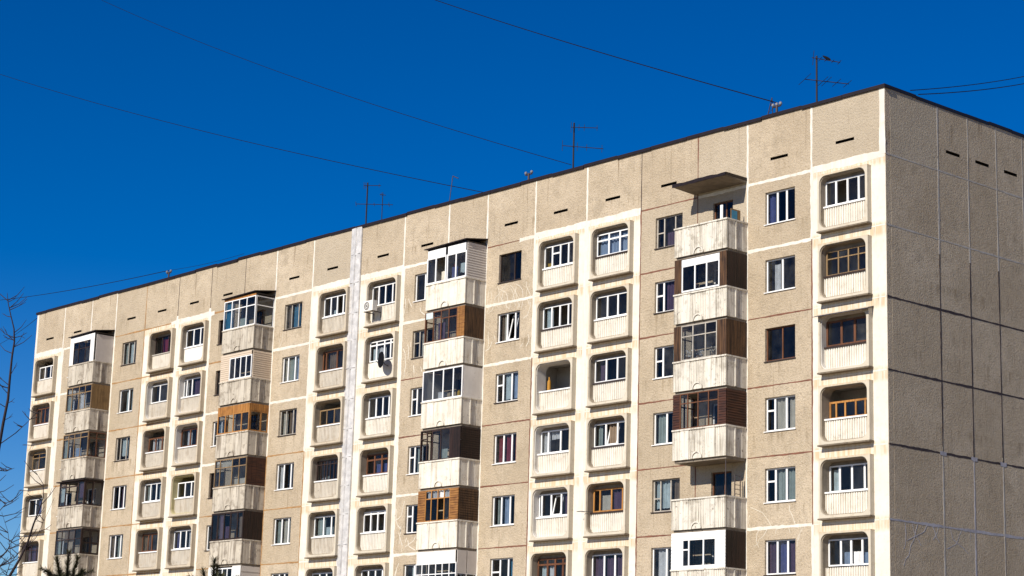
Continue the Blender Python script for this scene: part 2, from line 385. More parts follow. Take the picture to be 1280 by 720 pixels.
for x in (-46.555, -49.868): strip((x, G-.1), (x, G+.35), .2, Wt, y=-.008)
strip((-47.1, G-.02), (-46.1, G+.02), .22, Wt, y=-.009); strip((-50.5, G-.02), (-49.5, G+.03), .22, Wt, y=-.009)
for i in range(6):
    a, c = SY[i]+.02, SY[i+1]-.02
    for k, ch in enumerate('WWDDDbb'):
        m_, wd = {'W': ('side_seal', .055), 'D': ('dark_seal', .075), 'b': ('blue_seal', .09)}[ch]
        strip((a, zj(k)), (c, zj(k)), wd, m_, side=True)
    if i:
        y = SY[i]
        for k in range(8):
            z1 = G+2.62 if k == 0 else zj(k-1); z0 = G if k == 0 else zj(k)
            if k == 0: strip((y, z0), (y, z1), .085 if i == 1 else .045, 'side_seal', side=True, y=-.006)
            elif k == 1: strip((y, z0), (y, z1), .085 if i == 1 else .06, 'side_seal', side=True, y=-.006)
            elif k == 2: strip((y, z0), (y, z1-.6), .05, 'dark_seal', side=True, y=-.006); strip((y, z1-.6), (y, z1), .07, 'side_seal', side=True, y=-.006)
            elif k < 5: strip((y, z0), (y, z1), .055, 'dark_seal', side=True, y=-.006)
            else: strip((y, z0), (y, z1+(.25 if k == 5 else 0)), .07, 'side_seal' if i != 2 else 'blue_seal', side=True, y=-.006)
        strip((y-.18, zj(4)), (y+.22, zj(4)-.01), .16, 'blue_seal', side=True, y=-.008)
# ---- sealed crack networks
def cracks(x0, x1, z0, z1, n, seed, side=False, mat='crack_seal', wd=.035, zs=None, down=True):
    R = random.Random(seed); mb = MB((lambda a, c, b: (-c, a, b)) if side else None)
    def seg(p, q, w_, yy):
        L = math.hypot(q[0]-p[0], q[1]-p[1]) or 1; nx, nz = -(q[1]-p[1])/L*w_/2, (q[0]-p[0])/L*w_/2
        mb.loops([[(p[0]+nx, 0, p[1]+nz), (q[0]+nx, 0, q[1]+nz)], [(p[0]+nx, yy, p[1]+nz), (q[0]+nx, yy, q[1]+nz)], [(p[0]-nx, yy, p[1]-nz), (q[0]-nx, yy, q[1]-nz)], [(p[0]-nx, 0, p[1]-nz), (q[0]-nx, 0, q[1]-nz)]], closed=False)
    for i in range(n):
        x = x0 + (x1-x0)*(i+R.uniform(.1, .9))/n; z = zs if zs is not None else R.uniform(z0, z1)
        a = R.uniform(-.7, .7); s = -1 if down else 1
        for j in range(R.randint(3, 6)):
            L = R.uniform(.18, .42); q = (x+math.sin(a)*L, z+s*math.cos(a)*L)
            if not (x0 < q[0] < x1 and z0 < q[1] < z1): break
            tt = (G-q[1]) % FH
            if not side and .40 < tt < 1.9 and any(wa-.08 < q[0] < wb_+.08 or wa-.08 < x < wb_+.08 for wa, wb_ in WINX.values()): break
            seg((x, z), q, wd*R.uniform(.7, 1.2), -.0025-.0006*(i % 5)); x, z = q; a = max(-1.2, min(1.2, a+R.uniform(-.8, .8)))
    part('crack_sealant', mb, mat, BL, kind='stuff')
x0, x1 = MX['F']
cracks(x0+.1, x1-.1, zj(1)+.02, zj(1)+.95, 14, 3, zs=zj(1)+.03, down=False, wd=.024); cracks(x0+.1, x1-.1, zj(1)-.46, zj(1), 14, 4, zs=zj(1)-.03, wd=.024)
cracks(x1-.95, x1-.1, zj(2)+.1, zj(1)-.1, 5, 5); cracks(x0+.1, x0+.9, zj(2)+.1, zj(1)-.9, 3, 6)
x0, x1 = MX['G2']
for k, n in ((0, 3), (1, 3), (4, 9), (5, 10)): cracks(x0+.1, x0+.95, zj(k+1)+.1, zj(k)-.1, n, 10+k, wd=.045); cracks(x0+.95, x0+2.6, zj(k+1)+.05, zj(k+1)+.9, n, 20+k, wd=.045)
x0, x1 = MX['B']
cracks(x0+.1, x1-.1, zj(5)+.05, zj(5)+.95, 3, 31, wd=.025, down=False, zs=zj(5)+.06); cracks(x0+.1, x1-.1, zj(6)+.1, zj(5), 7, 32, wd=.022, zs=zj(5)-.04)
x0, x1 = MX['J']; cracks(x0+.3, x0+1.1, zj(2)+.1, zj(0)-.3, 2, 33, wd=.02)
cracks(.7, 3.1, zj(6)+.3, zj(5)-.03, 6, 34, side=True, mat='blue_seal', wd=.03, zs=zj(5)-.05); cracks(3.4, 5.0, zj(6)+.4, zj(5), 3, 35, side=True, mat='blue_seal', wd=.03, zs=zj(5)-.05)
# ---- galvanised cover over the joint between the two sections
prof = [(-.47, .0), (-.46, -.07), (-.07, -.12), (-.03, -.05), (.02, -.05), (.05, -.12), (.36, -.07), (.37, 0)]
z = G+2.66
while z > G-20:
    z2 = z - random.uniform(1.35, 1.6); d = random.uniform(0, .012)
    mb = MB(); mb.loops([[(x-33.28, y-d-.008, zz) for x, y in prof] for zz in (z2-.03, z)], closed=False)
    mb.box(-33.66, -32.97, -.128-d, -.05-d, z2-.03, z2-.005); mb.box(-33.32, -33.22, -.13-d, -.04-d, z2-.08, z2+.05)
    part('seam_cover_sheet', mb, 'galv', BL); z = z2

# ---- glazing grids -------------------------------------------------
def grid(mb, A0, A1, B0, B1, cuts, trans, bo, bm, c0, c1):
    """outer frame, mullions at fractions cuts, transoms {column: fraction}; returns the cells"""
    mb.box(A0, A0+bo, c0, c1, B0, B1); mb.box(A1-bo, A1, c0, c1, B0, B1)
    mb.box(A0+bo, A1-bo, c0+.002, c1-.002, B0, B0+bo); mb.box(A0+bo, A1-bo, c0+.002, c1-.002, B1-bo, B1)
    xs = [A0+bo/2] + [A0+(A1-A0)*u for u in cuts] + [A1-bo/2]
    for x in xs[1:-1]: mb.box(x-bm/2, x+bm/2, c0+.004, c1-.004, B0+bo, B1-bo)
    cells = []
    for i in range(len(xs)-1):
        l = xs[i]+(bo/2 if i == 0 else bm/2); r = xs[i+1]-(bo/2 if i == len(xs)-2 else bm/2)
        tv = trans.get(i, trans.get('*')) if isinstance(trans, dict) else trans
        if tv:
            z = B0+(B1-B0)*tv; mb.box(l, r, c0+.006, c1-.006, z-bm*.4, z+bm*.4)
            cells += [(l, r, B0+bo, z-bm*.4, i), (l, r, z+bm*.4, B1-bo, i)]
        else: cells.append((l, r, B0+bo, B1-bo, i))
    return cells
def panes(cells, name, parent, fmap, cdep, skip=()):
    for l, r, d, u, i in cells:
        if i in skip: continue
        p = fmap((l+r)/2, cdep, (d+u)/2); e = fmap(r, cdep+.006, u); s = fmap(l, cdep, d)
        sc = tuple(abs(q-t)+1e-4 for q, t in zip(e, s))
        j = random.uniform(-.006, .006); part(name, unit_mesh('pane', 'glass'), None, parent, p, sc, (j, 0, random.uniform(-.006, .006)))
def curtain(parent, x0, x1, z0, z1, y, code):
    mb = MB(); n = max(6, int((x1-x0)/.035)); ph = random.uniform(0, 6)
    top = [(x0+(x1-x0)*i/n, y+.03*math.sin(ph+i*1.1)+.012*math.sin(i*2.7), z1) for i in range(n+1)]
    bot = [(a, yy+.01*math.sin(i), z0+random.uniform(-.01, .01)) for i, (a, yy, _) in enumerate(top)]
    mb.loops([bot, top], closed=False); part('curtain', mb, 'cur_'+code, parent, (0, 0, 0))
def room_mesh(wd, hh, y0, dep, key, m=.35, mat='room'):
    def f():
        b = MB(); r = [(-wd/2-m, -hh/2-m), (wd/2+m, -hh/2-m), (wd/2+m, hh/2+m), (-wd/2-m, hh/2+m)]
        b.loops([[(a, y0, c) for a, c in r], [(a, y0+dep, c) for a, c in r]]); b.quad(*[(a, y0+dep, c) for a, c in r])
        m_ = b.mesh('room'); m_.materials.append(M[mat]); return m_
    return shared(('room', key), f)
def tilt_sash(parent, l, r, d, u, y, mat):
    b = MB(); W_, H_ = r-l, u-d; t = .055
    b.box(0, t, 0, .04, 0, H_); b.box(W_-t, W_, 0, .04, 0, H_); b.box(t, W_-t, 0, .04, 0, t); b.box(t, W_-t, 0, .04, H_-t, H_)
    part('sash', b, mat, parent, (l, y, d), None, (math.radians(-13), 0, 0))
def window(n, k, spec, name='window', rect=None, sill=True):
    fm, cuts, tr, cur, opn = spec
    a, c = rect[:2] if rect else WINX[n]; z1 = (rect[3] if rect else zj(k)-.48); z0 = (rect[2] if rect else zj(k)-1.82)
    cx, cz = (a+c)/2, (z0+z1)/2; bo = .055 if fm != 'D' else .045; bm = .085 if fm == 'W' else .06
    mb = MB(lambda x, y, z: (x-cx, y-.0, z-cz)); cells = grid(mb, a+.003, c-.003, z0+.003, z1-.003, cuts, tr, bo, bm, .10, .16)
    o = part(name, mb, fm, BL, (cx, 0, cz))
    tl = [i for i in opn if i >= 10]
    panes(cells, 'window_pane', o, lambda x, y, z: (x, y, z), .13, [i for i in opn if i < 10] + [i-10 for i in tl])
    for l, r, d, u, i in cells:
        if i+10 in tl: tilt_sash(o, l+.01, r-.01, d, u, .12, fm)
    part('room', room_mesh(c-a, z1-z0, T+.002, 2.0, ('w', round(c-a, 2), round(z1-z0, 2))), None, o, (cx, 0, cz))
    for u0, u1, v0, v1, cc in cur: curtain(o, a+(c-a)*u0, a+(c-a)*u1, z0+(z1-z0)*v0, z0+(z1-z0)*v1, .24, cc)
    if sill:
        b = MB(); b.box(a-.035, c+.035, -.055, .098, z0-.035, z0-.004); part('sill', b, 'W' if fm == 'W' and (k+len(n)) % 3 else 'iron', o)
    return o
F_ = {0: .62}
WS = {
 ('B', 0): ('W', [.36, .67], {}, [(.02, .2, 0, 1, 'n')], []), ('B', 1): ('W', [.53], {}, [(.2, .4, 0, .85, 'w')], []), ('B', 2): ('B', [.53], {}, [], []),
 ('B', 3): ('W', [.28, .66], {0: .62}, [(.3, .64, 0, 1, 'c'), (.7, 1, 0, 1, 'c')], []), ('B', 4): ('W', [.3, .66], {0: .62}, [(.3, 1, .05, 1, 'g')], []), ('B', 5): ('W', [.36, .70], {}, [(.05, .34, 0, 1, 'p'), (.38, .66, 0, 1, 'n'), (.72, 1, 0, 1, 'p')], []), ('B', 6): ('W', [.36, .7], {}, [], []),
 ('C2', 0): ('G', [.27, .68], {0: .5}, [(.3, .64, 0, .5, 'p')], []), ('C2', 1): ('W', [.28, .82], {0: .55}, [(.3, .8, 0, 1, 'p')], []), ('C2', 2): ('W', [.28, .8], {0: .55}, [(.55, .8, 0, 1, 'g')], []), ('C2', 3): ('W', [.45], {}, [(.05, .42, 0, 1, 'g'), (.55, 1, 0, 1, 'k')], []),
 ('C2', 4): ('G', [.25, .62], {0: .42}, [(.02, .6, .12, 1, 'l'), (.66, 1, 0, 1, 'k')], []), ('C2', 5): ('W', [.5], {}, [(.15, .48, .05, 1, 'w'), (.56, .8, 0, 1, 'w')], []), ('C2', 6): ('W', [.5], {}, [], []),
 ('F', 0): ('D', [.64], {}, [], []), ('F', 1): ('W', [.38, .74], {}, [(.2, .34, 0, 1, 'c'), (.08, .2, 0, 1, 'k')], [11]), ('F', 2): ('W', [.28, .66], {0: .6}, [(.3, .62, .1, 1, 'l'), (.7, 1, .1, 1, 'b')], []), ('F', 3): ('W', [.38, .74], {}, [(.1, .32, 0, 1, 'r'), (.44, .7, 0, 1, 'r'), (.78, 1, 0, 1, 'r')], []),
 ('F', 4): ('W', [.36, .74], {}, [(.42, .7, .05, 1, 'b'), (.1, .2, 0, 1, 'g')], []), ('F', 5): ('W', [.38, .74], {0: .55}, [(.78, 1, 0, 1, 't')], []), ('F', 6): ('W', [.38, .74], {}, [], []),
 ('G2', 0): ('W', [.45], {}, [], []), ('G2', 1): ('G', [.28, .62], {0: .55}, [(.3, .6, 0, 1, 'c')], []), ('G2', 2): ('W', [.26, .6], {0: .6}, [], []), ('G2', 3): ('W', [.26, .6], {0: .6}, [(.28, .6, 0, 1, 'g')], []), ('G2', 4): ('W', [.26, .6], {0: .6}, [], []), ('G2', 5): ('W', [.45], {}, [(.28, .4, 0, 1, 'l')], []), ('G2', 6): ('W', [.28, .6], {0: .6}, [], []),
 ('J', 0): ('G', [.33, .73], {}, [(.38, .7, 0, 1, 't'), (.05, .25, 0, 1, 'k')], []), ('J', 1): ('W', [.28, .68], {}, [(.05, .25, 0, 1, 'c'), (.3, .64, 0, 1, 'g'), (.72, 1, 0, 1, 'b')], []), ('J', 2): ('G', [.33, .73], {}, [(.05, .3, 0, 1, 'c'), (.4, .7, 0, 1, 'k'), (.78, 1, 0, 1, 'p')], []), ('J', 3): ('W', [.36, .76], {}, [(.05, .3, 0, 1, 'w'), (.8, 1, 0, 1, 'w')], []),
 ('J', 4): ('W', [.40, .78], {}, [(.05, .3, 0, 1, 'g'), (.44, .74, 0, 1, 'c'), (.8, 1, 0, 1, 'g')], []), ('J', 5): ('W', [.4, .7], {}, [(.05, .4, .3, 1, 'w')], []), ('J', 6): ('W', [.4, .7], {}, [], []),
 ('K2', 0): ('D', [.5], {}, [], []), ('K2', 1): ('D', [.45], {}, [(.2, .4, 0, 1, 'g')], [1]), ('K2', 2): ('W', [.5], {}, [(.1, .45, 0, 1, 'l')], []), ('K2', 3): ('D', [.4], {}, [(.1, .4, 0, 1, 'k')], []), ('K2', 4): ('W', [.5], {}, [(.15, .45, 0, 1, 'g')], []), ('K2', 5): ('W', [.5], {}, [], []), ('K2', 6): ('W', [.5], {}, [], []),
 ('N', 0): ('G', [.36, .75], {}, [(.4, .7, 0, 1, 'l'), (.08, .2, 0, 1, 'g')], []), ('N', 1): ('W', [.62], {}, [(.35, .58, 0, 1, 'l'), (.68, 1, 0, 1, 'g')], []), ('N', 2): ('G', [.26, .68], {}, [(.3, .62, .2, 1, 'l')], []), ('N', 3): ('W', [.4, .74], {}, [(.46, .7, 0, 1, 'p')], []), ('N', 4): ('W', [.36, .74], {}, [(.42, .7, 0, 1, 'g'), (.05, .3, 0, 1, 'k')], []), ('N', 5): ('W', [.4, .7], {}, [], []), ('N', 6): ('W', [.4, .7], {}, [], []),
}
for k in range(ROWS): WS[('O2', k)] = ('W', [.5], {}, [], [])
for (n, k), sp in WS.items(): window(n, k, sp)

# ---- loggias ---------------------------------------------------------
def rr(x0, x1, z0, z1, r, y, n=6):
    P = []
    for cx, cz, a0 in ((x1-r, z1-r, 0), (x0+r, z1-r, 90), (x0+r, z0+r, 180), (x1-r, z0+r, 270)):
        for i in range(n+1):
            a = math.radians(a0+90*i/n); P.append((cx+r*math.cos(a), y, cz+r*math.sin(a)))
    return P
def frame_mesh():
    b = MB(); W_, H_ = FW_, FHT; dp = .25      # origin: top left corner of the frame on the wall plane
    L = [rr(0, W_, -H_, 0, .02, .005), rr(0, W_, -H_, 0, .02, -dp), rr(.08, W_-.11, -H_+.10, -.075, .31, -dp), rr(.09, W_-.12, -H_+.11, -.085, .30, -dp+.06)]
    b.loops(L)
    return b.mesh('loggia')
def jamb_mesh():
    b = MB(); W_, H_ = FW_, FHT; dp = .25
    b.loops([rr(.09, W_-.12, -H_+.11, -.085, .30, -dp+.062), rr(.118, W_-.148, -H_+.138, -.112, .285, -dp+.06), rr(.122, W_-.152, -H_+.142, -.116, .28, T+.05)]); return b.mesh('jamb')
JM = jamb_mesh()
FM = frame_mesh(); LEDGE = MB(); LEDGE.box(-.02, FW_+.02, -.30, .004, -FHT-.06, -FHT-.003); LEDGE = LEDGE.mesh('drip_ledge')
def ribs(mb, a0, a1, z0, z1, pitch, gw, dp, c=0.):
    pts = [(a0, c)]; n = max(1, int((a1-a0)/pitch)); p = (a1-a0)/n
    for i in range(n):
        x = a0+p*(i+.5); pts += [(x-gw, c), (x-gw*.4, c+dp), (x+gw*.4, c+dp), (x+gw, c)]
    pts.append((a1, c)); mb.loops([[(x, y, z0) for x, y in pts], [(x, y, z1) for x, y in pts]], closed=False); return pts
def lp_mesh():
    b = MB(); ribs(b, .12, FW_-.15, -FHT+.1, -1.33, .112, .030, .05); b.quad((.12, .0, -1.33), (FW_-.15, 0, -1.33), (FW_-.15, .1, -1.33), (.12, .1, -1.33)); return b.mesh('parapet')
LP = lp_mesh()
LPP = MB(); LPP.box(.12, FW_-.15, 0, .08, -FHT+.1, -1.33); LPP = LPP.mesh('parapet')
def niche(mat):
    def f():
        b = MB(); r = [(-.35, -2.55), (FW_+.35, -2.55), (FW_+.35, .02), (-.35, .02)]
        b.loops([[(a, T+.004, c) for a, c in r], [(a, 1.45, c) for a, c in r]]); b.quad(*[(a, 1.45, c) for a, c in r])
        b.box(.3, 1.0, 1.40, 1.449, -2.4, -.35); b.box(1.1, 2.1, 1.40, 1.449, -1.6, -.35)
        m_ = b.mesh('niche'); m_.materials.append(M[mat]); return m_
    return shared(('niche', mat), f)
# (frame, depth, top, cuts, transoms, curtains, open cells, cap, extra)
N0 = []
LG = {
 ('A', 0): ('W', 0.08, 1, [.24, .54, .83], {}, [], [1], 'W'), ('A', 1): ('T', 0.10, 1, [.28, .54, .80], .68, [], [], 'D'), ('A', 2): ('B', 0.08, 1, [.36, .70], {}, [], [], 'D'),
 ('A', 3): ('O', 0.24, .68, [.14, .37, .64, .88], {}, [], [], 'W'), ('A', 4): ('W', 0.22, 1, [.23, .54, .86], {}, [(.02, .2, 0, .9, 'l')], [], 'W'), ('A', 5): ('W', 0.14, 1, [.28, .54, .82], {}, [(.3, .5, 0, .55, 'b'), (.55, .72, 0, .55, 'w'), (.74, .98, 0, .5, 'b')], [2], 'N'), ('A', 6): ('W', 0.10, 1, [.3, .6], {}, [], [], 'W'),
 ('E', 0): ('W', 0.04, 1, [.36, .72], .70, [(.0, .98, 0, 1, 'b')], [], 'D'), ('E', 1): ('W', 0.06, 1, [.34, .68], {}, [], [], 'W'), ('E', 2): ('W', 0.06, 1, [.34, .70], {}, [(.1, .3, 0, .8, 'p')], [], 'I'), ('E', 3): ('W', 0.10, 1, [.34, .72], {}, [(.36, .7, 0, 1, 'k'), (.02, .15, 0, 1, 'g')], [11], 'I'),
 ('E', 4): ('O', 0.12, 1, [.18, .55, .90], {}, [(.2, .5, 0, .75, 'c'), (.56, .9, 0, 1, 'p')], [], 'D'), ('E', 5): ('W', 0.12, 1, [.36, .70], {}, [(.02, .34, 0, 1, 'p'), (.38, .68, 0, .9, 'p'), (.72, 1, 0, 1, 'p')], [], 'W'), ('E', 6): ('W', 0.10, 1, [.36, .7], {}, [], [], 'W'),
 ('D', 0): ('W', 0.06, 1, [.24, .52, .80], {1: .62}, [(.02, .2, 0, .3, 'y')], [], 'W'), ('D', 1): ('W', 0.06, 1, [.27, .55, .84], {}, [(.02, .25, 0, 1, 'l')], [1, 2], 'I'), ('D', 2): (None, 0.00, 1, [], {}, [], [], 'W'), ('D', 3): ('W', 0.13, 1, [.22, .64], {}, [(.0, .2, 0, 1, 'w'), (.24, .6, .62, 1, 'w')], [], 'W'),
 ('D', 4): ('W', 0.11, 1, [.06, .38, .72], {}, [(.76, 1, 0, 1, 'p')], [12], 'W'), ('D', 5): ('B', 0.12, 1, [.3, .56, .82], .72, [(.05, .28, 0, .7, 'l'), (.32, .54, 0, .7, 'w')], [], 'W'), ('D', 6): ('W', 0.10, 1, [.4], {}, [], [], 'W'),
 ('H', 0): ('W', 0.05, 1, [.24, .52, .82], {}, [(.02, .2, 0, 1, 'k')], [], 'N'), ('H', 1): ('W', 0.04, 1, [.25, .58, .84], .80, [(.28, .55, 0, .72, 'w'), (.04, .22, 0, .7, 'l')], [], 'N'), ('H', 2): ('W', 0.12, 1, [.28, .56, .82], {}, [], [], 'W'), ('H', 3): ('B', 0.15, 1, [.3, .6, .86], .72, [(.32, .58, 0, .55, 'n'), (.62, .86, 0, .55, 'n')], [], 'W'),
 ('H', 4): ('W', 0.12, 1, [.26, .55, .84], .88, [(.2, .24, 0, .7, 'w')], [1, 2], 'W'), ('H', 5): ('W', 0.12, 1, [.26, .55, .84], .6, [], [], 'W'), ('H', 6): ('W', 0.10, 1, [.4], {}, [], [], 'W'),
 ('I', 0): ('W', 0.05, 1, [.27, .55, .82], {}, [(.3, .5, 0, .35, 'l')], [2], 'W'), ('I', 1): ('B', 0.13, 1, [.12, .60], {}, [(.2, .5, 0, 1, 'k')], [], 'W'), ('I', 2): ('T', 0.12, .8, [.27, .6], {}, [], [], 'W'), ('I', 3): ('D', 0.09, 1, [.15, .3, .42, .56, .72, .86], .8, [(.1, .3, 0, .2, 'w'), (.34, .5, .1, .25, 'g')], [], 'W'),
 ('I', 4): ('W', 0.10, 1, [.38, .72], {}, [(.02, .36, 0, 1, 'g'), (.42, .68, 0, .5, 'l')], [], 'W'), ('I', 5): ('W', 0.12, 1, [.3, .6], {}, [(.1, .5, 0, .6, 'w'), (.6, .9, 0, .7, 'c')], [], 'W'), ('I', 6): ('W', 0.10, 1, [.4], {}, [], [], 'W'),
 ('M', 0): ('W', 0.06, 1, [.36, .72], {}, [], [], 'W'), ('M', 1): ('W', 0.11, 1, [.12, .4], {}, [(.0, .10, 0, 1, 'w'), (.45, 1, 0, 1, 'p')], [], 'W'), ('M', 2): ('B', 0.13, 1, [.45, .8], {}, [(.2, .4, 0, 1, 'w'), (.82, 1, 0, 1, 'n')], [], 'W'), ('M', 3): ('W', 0.13, .85, [.35, .68], {}, [], [], 'W'), ('M', 4): ('W', 0.09, 1, [.3, .6], {}, [(.0, .22, 0, 1, 'n'), (.64, .8, 0, 1, 'w')], [], 'W'), ('M', 5): ('W', 0.10, 1, [.4], {}, [], [], 'W'), ('M', 6): ('W', 0.10, 1, [.4], {}, [], [], 'W'),
 ('L', 0): ('D', 0.13, 1, [.35, .7], {}, [(.3, .62, 0, .9, 'r'), (.68, .95, 0, 1, 'r')], [], 'G'), ('L', 1): ('W', 0.08, 1, [.44], {}, [(.8, .98, 0, .3, 'w')], [], 'N'), ('L', 2): ('B', 0.13, .8, [.35, .7], {}, [(.1, .3, 0, 1, 'w'), (.4, .65, 0, 1, 'c'), (.74, 1, 0, 1, 'w')], [], 'W'), ('L', 3): ('W', 0.07, 1, [.3, .62], {}, [(.04, .26, 0, 1, 'g'), (.66, .9, 0, 1, 'l')], [], 'W'), ('L', 4): ('B', 0.13, 1, [.3, .5], {}, [(.02, .28, 0, 1, 'k')], [], 'W'), ('L', 5): ('W', 0.10, 1, [.4], {}, [], [], 'W'), ('L', 6): ('W', 0.10, 1, [.4], {}, [], [], 'W'),
 ('P', 0): ('W', 0.07, .8, [.34, .7], {}, [(.05, .3, 0, 1, 'k')], [], 'N'), ('P', 1): ('B', 0.07, 1, [.3, .55], {}, [(.05, .3, 0, 1, 'k'), (.6, .9, 0, 1, 'p')], [], 'W'), ('P', 2): ('T', 0.07, 1, [.4, .85], .72, [(.05, .3, 0, .6, 'k')], [], 'W'), ('P', 3): ('W', 0.07, 1, [.42, .85], {}, [(.5, .8, 0, 1, 'n')], [], 'N'), ('P', 4): ('D', 0.07, 1, [.35, .7], .7, [(.05, .9, 0, 1, 'p')], [], 'W'), ('P', 5): ('W', 0.07, 1, [.4], {}, [], [], 'W'), ('P', 6): ('W', 0.07, 1, [.4], {}, [], [], 'W'),
}
for (n, k), (fm, yg, top, cuts, tr, cur, opn, cap) in LG.items():
    x0 = LOGX[n]; zt = zj(k)-.34; raw = n in 'ILMP'
    lg = part('loggia', FM, 'raw' if raw and not (n == 'I' and k > 2) else 'cream', BL, (x0, 0, zt))
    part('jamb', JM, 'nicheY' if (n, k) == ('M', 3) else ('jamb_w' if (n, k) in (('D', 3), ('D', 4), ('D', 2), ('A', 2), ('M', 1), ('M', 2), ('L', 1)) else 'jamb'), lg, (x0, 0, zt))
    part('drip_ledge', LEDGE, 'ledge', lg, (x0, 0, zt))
    plain = n == 'P' or (n in 'LM' and k in (0,)) or (n, k) in (('H', 1),)
    pm = 'pw' if (n, k) in (('M', 0),) else ('rib2' if raw else 'rib')
    part('parapet', LPP if plain else LP, pm, lg, (x0, .0, zt))
    ct = {'W': 'W', 'D': 'D', 'I': 'iron', 'G': 'G', 'N': None}[cap]
    if ct:
        b = MB(); b.box(.11, FW_-.14, -.045, .11, -1.335, -1.275); part('parapet_cap', b, ct, lg, (x0, 0, zt))
    part('niche', niche('nicheY' if (n, k) == ('M', 3) else 'niche'), None, lg, (x0, 0, zt))
    if fm:
        X0, X1 = x0+.14, x0+FW_-.17
        if yg > .25: X0, X1 = x0+.1, x0+FW_-.1
        ZB, ZT = zt-1.27, zt-(.26 if yg < .3 else .2)
        if yg > .25: ZB -= .5
        H_ = ZT-ZB; cuts = [u*.88+.03 for u in cuts]
        bo = {'W': .055, 'O': .075, 'B': .08, 'T': .06, 'D': .05}[fm]; bm = {'W': .085, 'O': .075, 'B': .10, 'T': .055, 'D': .05}[fm]
        mb = MB(lambda a, c, z: (a-x0, c, z-zt)); cells = grid(mb, X0, X1, ZB, ZB+H_*top, cuts, tr, bo, bm, yg, yg+.06)
        gf = part('glazing_frame', mb, fm, lg, (x0, 0, zt))
        panes(cells, 'loggia_pane', lg, lambda a, c, z: (a, c, z), yg+.03, [i for i in opn if i < 10]+[i-10 for i in opn if i >= 10])
        if top == 1 and yg <= .25:
            b = MB(); b.box(.1, FW_-.1, yg+.02, yg+.05, ZT-zt+.002, .02); part('header', b, 'slab', lg, (x0, 0, zt))  # dark board added, its colour stands for the shade above the glazing
        for l, r, d, u, i in cells:
            if i+10 in opn: tilt_sash(lg, l+.01, r-.01, d, u, yg+.02, fm)
        for u0, u1, v0, v1, cc in cur:
            curtain(lg, X0+(X1-X0)*(u0*.88+.03), X0+(X1-X0)*(u1*.88+.03), ZB+H_*top*v0, ZB+H_*top*v1-.03, yg+.16, cc)
    if (n, k) == ('A', 2):
        b = MB(); b.loops([[(-.06, .0, .05), (FW_+.06, 0, .05), (FW_+.06, -.02, -.0), (-.06, -.02, 0)], [(-.06, -.5, -.12), (FW_+.06, -.5, -.12), (FW_+.06, -.5, -.14), (-.06, -.5, -.14)]], cap=True)
        part('rain_visor', b, 'navy', lg, (x0, 0, zt))
    if (n, k) in (('E', 4), ('E', 5), ('P', 1), ('P', 2), ('P', 3)):
        b = MB(); zz = -1.25 if n == 'E' else -2.52; dx = -.28 if n == 'E' else -.32
        b.tube([(.1, -.02, zz), (dx, -.45, zz+.02)], .012); b.tube([(.3, -.02, zz), (.0, -.5, zz+.02)], .012); b.tube([(dx, -.45, zz+.02), (.0, -.5, zz+.02)], .01)
        part('clothes_bracket', b, 'iron', lg, (x0, 0, zt))

# ---- balconies -------------------------------------------------------
DEP = 1.2
def boards(mb, a0, a1, b0, b1, pitch, hor):
    """boards laid edge to edge, each a little proud or tilted"""
    n = max(1, round((b1-b0 if hor else a1-a0)/pitch)); p = (b1-b0 if hor else a1-a0)/n
    for i in range(n):
        d = random.uniform(-.006, .006)
        if hor:   # lapped like clapboard
            z0, z1 = b0+p*i, b0+p*(i+1)-.004
            mb.loops([[(a0, -.012+d*.3, z0), (a1, -.012+d*.3, z0), (a1, .03, z0), (a0, .03, z0)], [(a0, .006, z1), (a1, .006, z1), (a1, .03, z1), (a0, .03, z1)]], cap=True)
        else: mb.box(a0+p*i+.004, a0+p*(i+1)-.004, d, .03, b0, b1)
